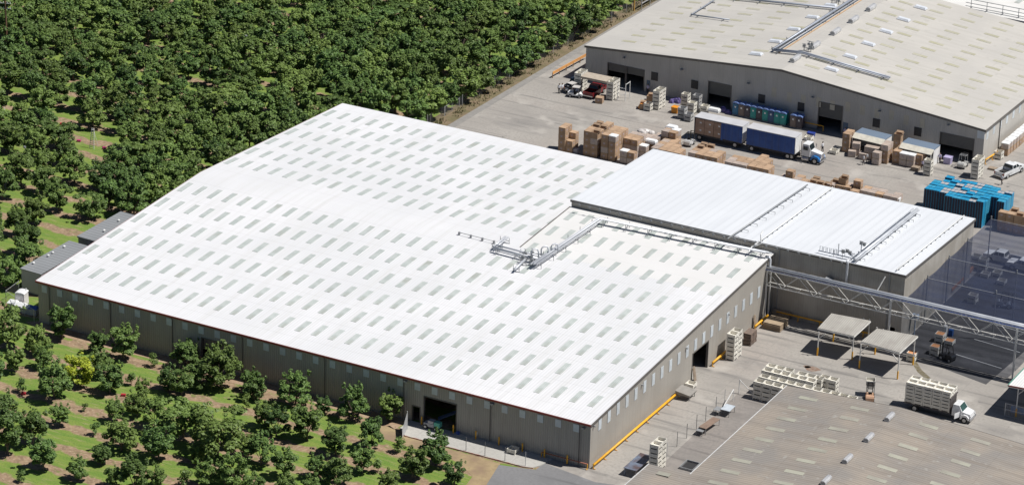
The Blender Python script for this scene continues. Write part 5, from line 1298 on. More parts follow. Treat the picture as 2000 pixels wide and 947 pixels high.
heap('purple bags piled inside the shed door behind the trailer', 'bags', 'bag_heap', at(1414, 219), 1.6, .8, .9, purple, 9, 4)
heap('clear plastic film bunched on the carton block', 'plastic film', 'plastic_film', at(1262, 257, 2.1), 1.7, 1.2, .5, mat('clear_film', (0.62, 0.60, 0.58), (0.48, 0.44, 0.42), rough=.2, scale=4), 14, 5)
simple_box('lilac_tote', 'lilac plastic tote in the last shed door', 'tote', at(1851, 319), 1.2, 1.1, 1.1, mat('lilac', (0.42, 0.38, 0.58), rough=.6))
simple_box('blue_tub', 'blue tub on the ground beside the single bin by the toilets', 'tub', at(1584, 266), 1.2, .8, .6, mat('tub_blue', (0.03, 0.06, 0.30), rough=.5))
for (px, py, z, w_, d_, lb) in ((1312, 248, 3.1, 1.7, 1.3, 'white sheet over the carton stack beside the rear trailer'), (1272, 275, 2.1, 1.9, 1.0, 'white cover lying on the wide low carton block'), (1395, 214, 1.0, 1.9, 1.0, 'white sheet over a load in the shed door behind the trailer')):
    b = MB(); b.frus((-w_ / 2, w_ / 2, -d_ / 2, d_ / 2), 0, (-w_ / 2 + .15, w_ / 2 - .15, -d_ / 2 + .1, d_ / 2 - .1), .22); b.box(-w_ / 2 - .02, w_ / 2 + .02, -d_ / 2 - .02, d_ / 2 + .02, -.35, 0); o = b.build('white_cover', lidm, None, at(px, py, z)); tag(o, lb, 'cover')
simple_box('load_cart', 'dark cart under the white sheet in the shed door', 'cart', at(1395, 217), 1.7, .9, .7, dull_steel)
simple_box('white_tub', 'white open tub on the ground by the nearest carton columns', 'tub', at(1189, 310), 1.1, 1.0, .85, lidm); simple_box('grey_tub', 'small grey tub behind the warehouse roof edge', 'tub', at(1124, 299), .9, .7, .7, mat('tub_grey', (0.4, 0.4, 0.44)))
simple_box('white_sack', 'white full sack beside the apron bollard', 'sack', at(936, 853, .12), .7, .6, .8, lidm, .3, False); heap('blue tarp crumpled on the apron', 'tarp', 'blue_tarp', at(895, 846, .12), .55, .4, .4, mat('tarp_blue', (0.06, 0.12, 0.40)), 5, 6)
simple_box('white_bundle', 'round white bundle at the end of the low carton row', 'bundle', at(1752, 393, .2), 1.0, .9, .6, lidm, 0, False)
# blue crates: pallet columns of stacked totes
cyan = ribbed('blue_tote', (0.022, 0.28, 0.48), 2, .27, .03, .45, (0.016, 0.23, 0.43), rib=.6, duty=.2, scale=1.5); cyan2 = ribbed('pale_blue_tote', (0.05, 0.31, 0.47), 2, .27, .03, .45, (0.035, 0.26, 0.43), rib=.6, duty=.2, scale=1.5); tanl = mat('tan_slip', (0.42, 0.36, 0.33), (0.30, 0.33, 0.36), scale=2)
def tote_col(side, topm):
    b = MB(); hx, hy, hz = .6, .52, 4.0; b.box(-hx, hx, -hy, hy, 0, hz, 0)
    for s_ in (-1, 1):                                   # crate ends: thin ribs over navy panels, front shade painted into their colour
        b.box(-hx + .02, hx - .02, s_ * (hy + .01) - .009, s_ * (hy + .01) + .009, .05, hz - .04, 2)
        for k in range(3): b.box(-hx + .02 + .4 * k, -hx + .075 + .4 * k, s_ * (hy + .03) - .01, s_ * (hy + .03) + .01, .1, hz - .05, 0)
    b.box(-hx + .04, hx - .04, -hy + .04, hy - .04, hz + .001, hz + .03, 1); b.box(-hx, hx, -hy, -hy + .04, hz, hz + .07, 0); b.box(-hx, hx, hy - .04, hy, hz, hz + .07, 0); b.box(-.02, .02, -hy + .05, hy - .05, hz + .03, hz + .06, 0)
    return b.build('tote_stack', [side, topm, mat('tote_end_shade', (0.008, 0.014, 0.045), rough=.6)])
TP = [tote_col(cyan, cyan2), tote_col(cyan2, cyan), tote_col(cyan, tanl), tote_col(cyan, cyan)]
p0 = at(1800, 372, 4.0); rr = random.Random(9)
for j in range(7):
    for i in range(10):
        if j == 0 and i < 1: pass
        if j == 0 and (i < 3): continue
        if j == 1 and i > 7: continue
        if j < 2 and i > 7: continue
        if j < 3 and i == 8: continue
        if j > 4 and i < 1: continue
        if j > 5 and (i < 1 or i > 7): continue
        if 0 < j < 5 and 0 < i < 7 and False: continue
        x, y = p0.x + .6 + 1.24 * i, p0.y + .5 + 1.08 * j - (1.1 if j == 0 else 0) * 0
        row = 'front row' if j == 0 else ('back row' if j == 6 else NTH[j] + ' row'); tk = rr.choices([0, 1, 2, 3], [5, 4, 2.5, 4])[0]
        lb = f"{['blue crate stack with pale top', 'pale blue crate stack', 'blue crate stack topped with tan sheet', 'plain blue crate stack'][tk]}, {NTH[i]} from left, {row} of blue block"
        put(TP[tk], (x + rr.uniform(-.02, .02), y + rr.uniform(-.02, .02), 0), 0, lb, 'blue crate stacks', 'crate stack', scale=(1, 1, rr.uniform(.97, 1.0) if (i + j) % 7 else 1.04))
# timber stacks and pallets
def pallets(label, p, lx, ly, n, th, mt, gap=.035, group=None):
    b = MB(); rr_ = random.Random(len(label))
    for k in range(n):
        ox, oy = rr_.uniform(-.04, .04), rr_.uniform(-.04, .04); z = k * th
        for s_ in (-.45, 0, .45): b.box(ox - lx / 2, ox + lx / 2, oy + s_ * ly - .05, oy + s_ * ly + .05, z, z + th - gap, 0)
        b.box(ox - lx / 2, ox + lx / 2, oy - ly / 2, oy + ly / 2, z + th - gap, z + th - .004, 0)
    o = b.build('pallet_stack', mt, None, p); return tag(o, label, 'pallets', group)
ply = mat('plywood', (0.36, 0.28, 0.19), (0.28, 0.215, 0.15), rough=.8, scale=.9)
pallets('wide stack of tan plywood panels at the warehouse corner', at(1498, 647) + Vector((.4, 1.9, 0)), 2.6, 2.7, 6, .17, ply); pallets('darker pallet stack behind the plywood panels', at(1512, 634) + Vector((-.2, 3.2, 0)), 2.7, 1.0, 5, .2, wood_grey); pallets('brown stack of old pallets beside the tall white bin tower', at(1459, 674) + Vector((0, .9, 0)), 1.15, 2.0, 11, .16, mat('old_pallet', (0.20, 0.145, 0.115), (0.13, 0.1, 0.085), rough=.9, scale=2))
pallets('low dark pallet near the shed corner', at(1938, 331), 1.3, 1.0, 2, .15, wood_grey); pallets('dark pallet in front of the second awning', at(1788, 333), 1.2, 1.0, 5, .13, wood_grey)
for (px, py, lb) in ((1347, 741, 'weathered boards leaning on the warehouse wall beside the grey hopper'), (1466, 640, 'weathered boards leaning on the wall between yellow rails')):
    p = at(px, py); b = MB()
    for k in range(3): b.hexa([(.3 - .0, -.35 + .25 * k, 0), (.38, -.35 + .25 * k, 0), (.38, -.13 + .25 * k, 0), (.3, -.13 + .25 * k, 0)], [(.0, -.35 + .25 * k, 1.9 + .2 * (k % 2)), (.06, -.35 + .25 * k, 1.9 + .2 * (k % 2)), (.06, -.13 + .25 * k, 1.9 + .2 * (k % 2)), (.0, -.13 + .25 * k, 1.9 + .2 * (k % 2))])
    o = b.build('leaning_boards', wood_grey, None, (.12, p.y, 0)); tag(o, lb, 'boards')
p = at(1330, 777); t = thing('hopper', 'grey sheet metal hopper with tilted top standing by the warehouse wall', 'hopper', (1.5, p.y + .5, 0)); b = MB(); b.hexa([(-.9, -1.1, .75), (1.0, -.9, .55), (1.0, 1.1, .55), (-.9, .9, .75)], [(-1.0, -1.2, 1.25), (1.1, -1.0, .85), (1.1, 1.2, .85), (-1.0, 1.0, 1.25)]); b.build('tray', mat('hopper_grey', (0.26, 0.245, 0.225), rough=.6), t); b = MB()
for (x, y) in ((-.8, -.9), (.9, -.7), (.9, .9), (-.8, .8)): b.bar((x, y, 0), (x, y, .7), .09)
b.build('leg', dull_steel, t)
def table(label, p, lx, ly, hz, mt, rz=0, tilt=0):
    t = thing('metal_table', label, 'table', p, rz, 'metal tables in the fenced lane'); b = MB(); b.hexa([(-lx / 2, -ly / 2, hz - .06), (lx / 2, -ly / 2, hz - .06 + tilt), (lx / 2, ly / 2, hz - .06 + tilt), (-lx / 2, ly / 2, hz - .06)], [(-lx / 2, -ly / 2, hz), (lx / 2, -ly / 2, hz + tilt), (lx / 2, ly / 2, hz + tilt), (-lx / 2, ly / 2, hz)]); b.build('top', mt, t)
    for sx in (-1, 1):
        for sy in (-1, 1): b = MB(); b.bar((sx * (lx / 2 - .08), sy * (ly / 2 - .08), 0), (sx * (lx / 2 - .08), sy * (ly / 2 - .08), hz - .05), .06); b.build('leg', dull_steel, t)
table('pale blue metal table near the white barrier arm', at(1421, 808), 1.3, 1.9, .95, mat('table_blue', (0.50, 0.55, 0.60), rough=.4)); table('small grey table just left of the pale blue table', at(1402, 808), .9, 1.2, .8, dull_steel)
table('long brown work table in the fenced lane', at(1385, 838), 1.1, 3.6, .95, mat('table_brown', (0.24, 0.17, 0.13), rough=.7), -.1); table('low dark table in front of the long brown table', at(1368, 848), 1.0, 1.0, .7, dull_steel)
b = MB(); b.box(-.9, .9, -2.4, 2.4, 1.0, 1.08); b.box(-.8, -.7, -2.3, -2.2, 0, 1); b.box(.7, .8, -2.3, -2.2, 0, 1); b.box(-.8, -.7, 2.2, 2.3, 0, 1); b.box(.7, .8, 2.2, 2.3, 0, 1); o = b.build('solar_sheet', mat('blue_sheet', (0.16, 0.20, 0.27), (0.10, 0.07, 0.07), scale=.8, rough=.3), None, at(1246, 916)); tag(o, 'dark blue sheet table half hidden by the brown roof corner', 'table')
b = MB(); b.box(-.95, .95, -1.2, -1.1, 0, .3); b.box(-.95, .95, 1.1, 1.2, 0, .3); b.box(-.95, -.85, -1.1, 1.1, 0, .3); b.box(.85, .95, -1.1, 1.1, 0, .3); b.box(-.85, .85, -1.1, 1.1, .02, .06, 1); o = b.build('floor_surround', [dull_steel, dark], None, at(1347, 911) + Vector((0, 0, .01))); tag(o, 'low black floored steel hatch in the fenced lane at the brown roof corner', 'surround')  # low steel frame around a near-black floor panel
# board shelter on bin towers
pa, pb = at(1134, 150, 3.3), at(1184, 160, 3.3); t = MB(); t.box(0, pb.x - pa.x, 0, 2.5, 3.24, 3.36); t.box(0, pb.x - pa.x, -.02, .06, 3.0, 3.238); o = t.build('board_roof', mat('board_tan', (0.42, 0.36, 0.29), (0.35, 0.30, 0.24), rough=.8), None, (pa.x, pa.y, 0)); tag(o, 'tan board roof laid across two white bin towers by the shed', 'shelter')
b = MB()
for (x, y) in ((0, 0), (1.3, .2), (1.3, 1.8)): b.bar((x, y, 0), (x, y, 3.0), .09)
b.bar((0, 0, 2.2), (1.3, .2, 2.2), .07); b.bar((0, 0, 1.1), (1.3, .2, 1.1), .07); b.bar((1.3, .2, 2.9), (1.3, 1.8, 2.9), .07); o = b.build('frame_rack', white_paint, None, at(1206, 196)); tag(o, 'white tube rack right of the board shelter', 'rack')
# awning containers by the shed
def awning(label, pxa, pxb, z):
    a, b_ = at(pxa[0], pxa[1], z), at(pxb[0], pxb[1], z); lx = (b_ - a).length; rz = math.atan2(b_.y - a.y, b_.x - a.x)
    t = thing('awning_container', label, 'container', (a.x, a.y, 0), rz, 'awning containers by the packing shed'); m_ = MB(); m_.hexa([(0, 1.0, z + .25), (lx, 1.0, z + .25), (lx, 3.4, z + .3), (0, 3.4, z + .3)], [(0, 1.0, z + .35), (lx, 1.0, z + .35), (lx, 3.4, z + .4), (0, 3.4, z + .4)]); m_.build('roof', ribbed('awning_blue', (0.15, 0.20, 0.27), 0, .3, rib=.85), t)
    m_ = MB(); m_.hexa([(0, 0, z - .3), (lx, 0, z - .3), (lx, 1.0, z + .28), (0, 1.0, z + .28)], [(0, 0, z - .22), (lx, 0, z - .22), (lx, 1.0, z + .36), (0, 1.0, z + .36)]); m_.build('flap', mat('flap_cream', (0.66, 0.63, 0.54), rough=.6), t)
    m_ = MB(); m_.box(0.05, lx - .05, 3.3, 3.4, 0, z + .3); m_.box(0.05, .15, 1.0, 3.3, 0, z + .3); m_.box(lx - .15, lx - .05, 1.0, 3.3, 0, z + .3); m_.build('body', white_paint, t); m_ = MB(); m_.bar((lx - .1, .1, 0), (lx - .1, .1, z - .2), .12); m_.bar((.1, .1, 0), (.1, .1, z - .2), .12); m_.build('post', white_paint, t)
awning('white fronted awning container with blue roof, the left one', (1664, 266), (1723, 280.5), 2.6); awning('white fronted awning container with blue roof, the right one', (1756, 286), (1819, 300.5), 2.5)
# portable toilets
def toilet(body, roofm):
    t = thing('portable_toilet', None, 'toilet'); b = MB(); b.box(-.56, .56, -.56, .56, .0, .15); b.build('base', dull_steel, t); b = MB(); b.frus((-.55, .55, -.55, .55), .15, (-.52, .52, -.52, .52), 2.05); b.build('cabin', body, t)
    b = MB(); b.prism([(-.58, 2.05), (.58, 2.05), (.5, 2.17), (.22, 2.28), (-.22, 2.28), (-.5, 2.17)], 'y', -.58, .58); b.tube([(.35, .4, 2.1), (.35, .4, 2.5)], .06); b.build('roof', roofm, t)
    b = MB(); b.box(-.4, .4, -.6, -.56, .2, 1.95); d_ = b.build('door', body, t); b = MB(); b.box(-.13, .13, -.615, -.601, 1.35, 1.62); b.build('sign', white_paint, d_); return t
rb = mat('toilet_roof', (0.14, 0.22, 0.46), (0.12, 0.19, 0.40), rough=.4); tc = {'teal': mat('toilet_teal', (0.015, 0.29, 0.27), rough=.45), 'blue': mat('toilet_blue', (0.03, 0.16, 0.30), rough=.45), 'brown': mat('toilet_brown', (0.20, 0.155, 0.135), rough=.5), 'dark': mat('toilet_dark', (0.065, 0.055, 0.07), rough=.5), 'navy': mat('toilet_navy', (0.03, 0.09, 0.20), rough=.45)}
TT = {k: toilet(v, rb) for k, v in tc.items()}
a, b_ = at(1436, 242), at(1570, 262)
order = ['blue', 'brown', 'dark', 'teal', 'dark', 'teal', 'navy', 'teal', 'teal', None, 'brown', 'dark']
a = at_far(1432, 222, -1.0); 
seen = {}
for i, k in enumerate(order):
    if not k: continue
    p = at_far(1438.5 + 11.55 * i + (-3 if i > 9 else 0), 222 + 2.35 * i, -1.3); g_ = FW((p.x, -1.3, 0))
    put(TT[k], g_, FZ, f"{ {'blue': 'bright blue', 'brown': 'tan brown', 'dark': 'dark grey', 'teal': 'teal green', 'navy': 'navy blue'}[k]} portable toilet with blue roof, {NTH[i if i < 9 else i - 1]} from left", 'portable toilets', 'toilet')
wt = toilet(mat('toilet_white', (0.72, 0.70, 0.70)), lidm); put(wt, at(43, 594), .2, 'pale portable toilet with white roof in the pen behind the warehouse corner', 'white topped bins in the pen', 'toilet', scale=(1.3, 1.3, .9))
for (px, py, c, lb) in ((26, 601, lidm, 'white lidded tub, leftmost in the pen by the cabins'), (40, 606, lidm, 'white lidded tub, middle one in the pen by the cabins'), (53, 610, lidm, 'white lidded tub beside the blue tub in the pen'), (66, 613, mat('tub_blue2', (0.05, 0.12, 0.42)), 'blue lidded tub against the warehouse corner in the pen')):
    b = MB(); b.frus((-.55, .55, -.5, .5), 0, (-.62, .62, -.58, .58), .9, 0); b.frus((-.68, .68, -.62, .62), .9, (-.5, .5, -.2, .2), 1.2, 1); o = b.build('lidded_tub', [mat('tub_wall', (0.5, 0.5, 0.52)), c], None, at(px, py), .2); tag(o, lb, 'tub', 'lidded tubs in the pen')
# ================================================================== VEHICLES
chrome = mat('chrome', (0.6, 0.6, 0.62), rough=.2, metal=.9); rim_m = mat('wheel_rim', (0.5, 0.5, 0.5), rough=.4, metal=.4); head_m = mat('headlight', (0.75, 0.76, 0.78), rough=.15); tail_m = mat('tail_light', (0.35, 0.02, 0.02), rough=.3)
def wheel(parent, x, y, r, wd, side):
    b = MB(); b.tube([(x, y - wd / 2, r), (x, y + wd / 2, r)], r, 14); w_ = b.build('wheel', black, parent); b = MB(); ye = y + side * (wd / 2 + .01); b.tube([(x, ye - .02, r), (x, ye + .02, r)], r * .58, 12); b.build('rim', rim_m, w_)
def pickup(name, label, p, rz, paint, bedm=None, L_=5.6, load=None):
    """long axis +x is the front"""
    t = thing(name, label, 'pickup', p, rz); hw = .97
    b = MB()                                               # lower body with wheel cut-outs, tapering bonnet
    b.prism([(-L_ / 2, .45), (-L_ / 2 + .55, .45), (-L_ / 2 + .7, .8), (-L_ / 2 + 1.35, .8), (-L_ / 2 + 1.55, .4), (L_ / 2 - 1.6, .4), (L_ / 2 - 1.4, .8), (L_ / 2 - .72, .8), (L_ / 2 - .55, .45), (L_ / 2, .5), (L_ / 2, .95), (L_ / 2 - .12, 1.08), (L_ / 2 - 1.35, 1.2), (.0 - .55, 1.2), (-.55, .75), (-L_ / 2 + .1, .75), (-L_ / 2 + .1, 1.15), (-L_ / 2, 1.15)], 'y', -hw, hw)
    b.box(-L_ / 2 + .1, -.55, -hw, -hw + .1, .75, 1.18); b.box(-L_ / 2 + .1, -.55, hw - .1, hw, .75, 1.18); b.frus((-.6, 1.55, -hw + .04, hw - .04), 1.2, (-.42, .85, -hw + .2, hw - .2), 1.78)
    b.build('body', paint, t)
    b = MB(); b.hexa([(1.56, -hw + .1, 1.22), (1.56, hw - .1, 1.22), (1.50, hw - .1, 1.22), (1.50, -hw + .1, 1.22)], [(.92, -hw + .24, 1.73), (.92, hw - .24, 1.73), (.84, hw - .24, 1.73), (.84, -hw + .24, 1.73)]); b.build('windscreen', glass_dark, t)
    b = MB(); b.hexa([(-.63, -hw + .15, 1.27), (-.63, hw - .15, 1.27), (-.56, hw - .15, 1.27), (-.56, -hw + .15, 1.27)], [(-.47, -hw + .26, 1.7), (-.47, hw - .26, 1.7), (-.40, hw - .26, 1.7), (-.40, -hw + .26, 1.7)]); b.build('rear_window', glass_dark, t)
    for s_ in (-1, 1):
        for (xa, xb) in ((-.45, .38), (.46, 1.25)):
            b = MB(); y0, y1 = s_ * (hw - .035), s_ * (hw - .175); b.hexa([(xa, y0 - .01 * s_, 1.26), (xb, y0 - .01 * s_, 1.26), (xb, y0 + .012 * s_, 1.26), (xa, y0 + .012 * s_, 1.26)], [(xa + .06, y1 - .01 * s_, 1.70), (xb - (.42 if xb > 1 else 0), y1 - .01 * s_, 1.70), (xb - (.42 if xb > 1 else 0), y1 + .012 * s_, 1.70), (xa + .06, y1 + .012 * s_, 1.70)]); b.build('side_window', glass_dark, t)
        for x in (-L_ / 2 + 1.03, L_ / 2 - 1.06): wheel(t, x, s_ * (hw - .14), .38, .26, s_)
        b = MB(); b.box(L_ / 2 + .001, L_ / 2 + .03, s_ * .72 - .16, s_ * .72 + .16, .72, .92); b.build('headlight', head_m, t); b = MB(); b.box(-L_ / 2 - .03, -L_ / 2 - .001, s_ * .84 - .09, s_ * .84 + .09, .75, 1.1); b.build('tail_light', tail_m, t)
        b = MB(); b.box(1.25, 1.4, s_ * (hw + .12) - .1, s_ * (hw + .12) + .1, 1.22, 1.42); b.build('mirror', black, t)
    b = MB(); b.box(L_ / 2 + .001, L_ / 2 + .12, -.9, .9, .42, .6); b.build('bumper', chrome, t); b = MB(); b.box(-L_ / 2 - .14, -L_ / 2 - .001, -.9, .9, .45, .62); b.build('bumper', chrome, t)
    b = MB(); b.box(-L_ / 2 + .12, -.6, -hw + .12, hw - .12, .76, .8); b.build('bed_liner', bedm or dark, t)
    return t
wpaint = mat('car_white', (0.72, 0.73, 0.74), rough=.25); 
p = at(1962, 341); pickup('pickup_truck', 'white crew cab pickup parked near the shed corner beside the carton row', p + Vector((.6, .6, 0)), PI * .42, wpaint, L_=5.9)
pickup('pickup_truck', 'dark red pickup parked in the board shelter between bin towers', at(1138, 192) + Vector((.9, 2.6, 0)), PI * .5, mat('car_red', (0.20, 0.015, 0.02), rough=.25), L_=5.0)
pickup('pickup_truck', 'black pickup parked left of the board shelter', at(1102, 180) + Vector((.8, 2.6, 0)), PI * .5, mat('car_black', (0.02, 0.024, 0.035), rough=.2), L_=5.4)
pickup('pickup_truck', 'white pickup seen through the dark shade net', at(1948, 513) + Vector((.6, .6, 0)), PI - .06, wpaint, L_=5.6)
pickup('pickup_truck', 'second white pickup under the net at the right photo edge', at(1994, 530) + Vector((.5, .6, 0)), PI - .06, wpaint, L_=5.6)
# small carts by the board shelter
def cart(label, p, rz, paint):
    t = thing('utility_cart', label, 'cart', p, rz, 'utility carts'); b = MB(); b.prism([(-1.2, .35), (1.2, .35), (1.25, .7), (.7, .9), (.4, .55), (-.2, .55), (-.25, .85), (-1.25, .85)], 'y', -.6, .6); b.build('body', paint, t); b = MB(); b.box(-.5, .7, -.62, .62, 1.75, 1.82); b.build('roof', mat('cart_top', (0.48, 0.46, 0.44)), t); b = MB()
    for x in (-.45, .65):
        for y in (-.57, .57): b.bar((x, y, .8), (x, y, 1.76), .05)
    b.build('posts', dull_steel, t); b = MB(); b.box(-.2, .2, -.5, .5, .56, .72); b.box(-.28, -.2, -.5, .5, .72, 1.2); b.build('seat', black, t)
    for x in (-.8, .8):
        for s_ in (-1, 1): wheel(t, x, s_ * .55, .26, .2, s_)
cart('grey roofed utility cart behind the two white shirted people', at(1110, 183) + Vector((.3, .5, 0)), -.3, wpaint); cart('white utility cart next to the dark red pickup', at(1118, 189) + Vector((.5, .2, 0)), .2, wpaint)
# forklifts
def forklift(label, p, rz, paint, fork_z=.15, guard=black):
    t = thing('forklift', label, 'forklift', p, rz, 'forklifts'); b = MB(); b.prism([(-1.15, .3), (.75, .3), (.75, .75), (.3, .8), (.2, .55), (-.25, .55), (-.35, 1.0), (-1.1, 1.05), (-1.25, .8)], 'y', -.55, .55); b.build('body', paint, t)
    b = MB()
    for y in (-.5, .5):
        b.bar((.45, y, .75), (.3, y, 2.05), .07); b.bar((-.75, y, 1.0), (-.55, y, 2.05), .07); b.bar((-.6, y, 2.05), (.35, y, 2.05), .07)
    for k in range(5): b.bar((-.6 + .22 * k, -.5, 2.06), (-.6 + .22 * k, .5, 2.06), .05)
    b.build('overhead_guard', guard, t); b = MB()
    for y in (-.32, .32): b.bar((.92, y, .1), (.92, y, max(2.1, fork_z + .6)), .1, .14)
    for z in (.4, 1.2, 2.05): b.bar((.92, -.32, z), (.92, .32, z), .08)
    b.build('mast', black, t); b = MB()
    for y in (-.28, .28): b.box(1.0, 2.1, y - .06, y + .06, fork_z, fork_z + .06)
    b.box(.98, 1.04, -.45, .45, fork_z, fork_z + .5); b.build('forks', dull_steel, t); b = MB(); b.box(-.3, .1, -.25, .25, .56, .75); b.box(-.4, -.3, -.25, .25, .75, 1.3); b.build('seat', black, t)
    for x, r_ in ((.5, .34), (-.85, .28)):
        for s_ in (-1, 1): wheel(t, x, s_ * .5, r_, .22, s_)
    return t
fk = at(1692, 790, .0); fx, fy = fk.x - .2, fk.y + 1.6
forklift('forklift with orange counterweight lifting a white bin behind the brown roof', (fx, fy, 0), PI * .62, mat('lift_orange', (0.58, 0.36, 0.24), rough=.5), 1.55)
bx, by = fx + 1.6 * math.cos(PI * .62), fy + 1.6 * math.sin(PI * .62); put(BIN['white'], (bx, by, 1.62), PI * .62, 'white bin raised on the forks of the orange forklift', 'white farm bins', 'bin')
forklift('white forklift in front of the last shed door', at(1877, 329) + Vector((0, .8, 0)), PI * .5, mat('lift_white', (0.6, 0.6, 0.58), rough=.4), guard=dull_steel)
forklift('black forklift among fruit bins at the edge of the dark lot', at(1846, 704) + Vector((0, .4, 0)), PI * .92, mat('lift_black', (0.03, 0.03, 0.035), rough=.4))
forklift('small white forklift left of the rear trailer wheels', at(1347, 283), PI * .5, mat('lift_white2', (0.6, 0.6, 0.6), rough=.4))
forklift('grey forklift working under the middle of the shade net', at(1963, 600), PI * .1, mat('lift_grey', (0.4, 0.42, 0.46)))
# delivery truck with curtain trailers
navy = ribbed('curtain_navy', (0.020, 0.085, 0.32), 0, 1.1, .05, .45, (0.015, 0.065, 0.26), rib=.8, duty=.1, scale=.8); rooft = mat('trailer_roof', (0.50, 0.50, 0.52), (0.43, 0.43, 0.45), rough=.5, scale=.5)
ty = at(1448, 292).y; TX0, TX1 = at(1356, 271).x, at(1448, 292).x; UX0, UX1 = at(1460, 291).x, at(1551, 314).x
def trailer(label, x0, x1, y, opened):
    t = thing('trailer', label, 'trailer', (x0, y, 0), 0, 'curtain side trailers'); L_ = x1 - x0; W = 2.55; zb_, zt_ = 1.05, 3.75
    b = MB(); b.box(-.04, L_ + .04, -.03, W + .03, zt_, zt_ + .1); b.build('roof', rooft, t)
    if opened:
        b = MB(); b.box(L_ * .60, L_, 0, .12, zb_, zt_); b.box(L_ * .56, L_ * .6, -.05, .16, zb_ - .2, zt_); b.build('curtain', navy, t); b = MB(); b.box(0, .08, 0, W, zb_, zt_); b.box(0, L_, W - .08, W, zb_, zt_); b.build('body', mat('trailer_inside', (0.12, 0.13, 0.17)), t)
    else:
        b = MB(); b.box(0, L_ - .05, 0, W, zb_, zt_); b.build('curtain', navy, t)
    b = MB(); b.box(L_ - .04, L_ + .03, .02, W - .02, zb_, zt_ - .02); b.build('bulkhead', white_paint, t); b = MB(); b.box(-.02, L_ + .02, .05, W - .05, zb_ - .25, zb_ - .004); b.box(.3, L_ - .3, .8, 1.7, zb_ - .55, zb_ - .25); b.build('chassis', mat('chassis', (0.035, 0.035, 0.04), rough=.6), t)
    for x in (1.0, L_ - 1.2):
        for s_, yy in ((-1, .18), (1, W - .18)): wheel(t, x, yy, .48, .32, s_)
    b = MB(); b.bar((L_ - .3, W / 2, .65), (L_ + 1.0, W / 2, .6), .14); b.build('drawbar', dull_steel, t) if opened else None
    return t
trailer('rear trailer with its navy curtain drawn back to show cartons', TX0, TX1, ty, True); trailer('front trailer closed with navy blue curtain behind the white cab', UX0, UX1, ty, False)
lx = (TX1 - TX0) * .58
bigc = MB(); bigc.box(-.78, .78, -.6, .6, 0, 1.25, 0); bigc.box(-.02, .3, -.612, -.601, .55, .8, 4); bigc.box(-.78, .78, -.605, -.601, .6, .63, 1); cb = bigc.build('carton', [mat('carton_dark', (0.40, 0.27, 0.2), rough=.8, objvar=.1), tape, pall, inner, lidm])
for i in range(3):
    for k in range(2): put(cb, (TX0 + .12 + .82 + 1.62 * i, ty + .68, 1.06 + 1.27 * k), 0, f"large carton, {['bottom', 'top'][k]} layer, {NTH[i]} from left inside the opened trailer", 'cartons in the opened trailer', 'carton')
t = thing('truck_tractor', 'white truck cab with bright blue fenders pulling the navy trailers', 'truck', (UX1 + .3, ty + 1.28, 0)); blu = mat('fender_blue', (0.02, 0.15, 0.42), rough=.25)
b = MB(); b.box(.75, 2.15, -1.0, 1.0, 1.0, 2.0); b.frus((.75, 2.2, -1.0, 1.0), 2.0, (.85, 1.85, -.9, .9), 2.95); b.build('cab', wpaint, t)
b = MB(); b.hexa([(2.15, -.75, 1.0), (3.95, -.55, .95), (3.95, .55, .95), (2.15, .75, 1.0)], [(2.15, -.72, 2.0), (3.85, -.5, 1.62), (3.85, .5, 1.62), (2.15, .72, 2.0)]); b.build('hood', wpaint, t)
for s_ in (-1, 1):
    b = MB(); b.prism([(2.25, .6), (2.45, 1.15), (2.9, 1.38), (3.55, 1.25), (3.95, .8), (3.95, .55), (3.6, .55), (3.45, .95), (2.75, 1.0), (2.5, .6)], 'y', s_ * 1.15 if s_ < 0 else .68, s_ * .68 if s_ < 0 else 1.15); b.build('fender', blu, t)
    b = MB(); b.box(3.9, 3.99, s_ * .85 - .14, s_ * .85 + .14, .8, 1.0); b.build('headlight', head_m, t); b = MB(); b.tube([(.62, s_ * .9, .8), (.62, s_ * .9, 3.3)], .09, 8); b.build('exhaust_stack', chrome, t); b = MB(); b.box(1.0, 1.75, s_ * 1.005 - .01, s_ * 1.005 + .01, 2.02, 2.6); b.build('side_window', glass_dark, t)
    b = MB(); b.tube([(.9, s_ * .98, .62), (2.0, s_ * .98, .62)], .3, 10); b.build('fuel_tank', chrome, t); wheel(t, 3.05, s_ * .95, .5, .3, s_)
    b = MB(); b.box(2.2, 2.3, s_ * 1.25 - .1, s_ * 1.25 + .1, 2.0, 2.5); b.build('mirror', chrome, t)
    for x in (-.9,): wheel(t, x, s_ * .9, .5, .5, s_)
b = MB(); b.hexa([(2.2, -.85, 2.05), (2.2, .85, 2.05), (2.14, .85, 2.05), (2.14, -.85, 2.05)], [(1.93, -.8, 2.85), (1.93, .8, 2.85), (1.87, .8, 2.85), (1.87, -.8, 2.85)]); b.build('windscreen', glass_dark, t)
b = MB(); b.box(3.95, 4.12, -1.05, 1.05, .4, .72); b.box(3.9, 3.97, -.42, .42, .8, 1.55); b.build('bumper', chrome, t); b = MB(); b.box(-1.8, 3.8, -.4, .4, .55, .85); b.build('chassis', black, t)
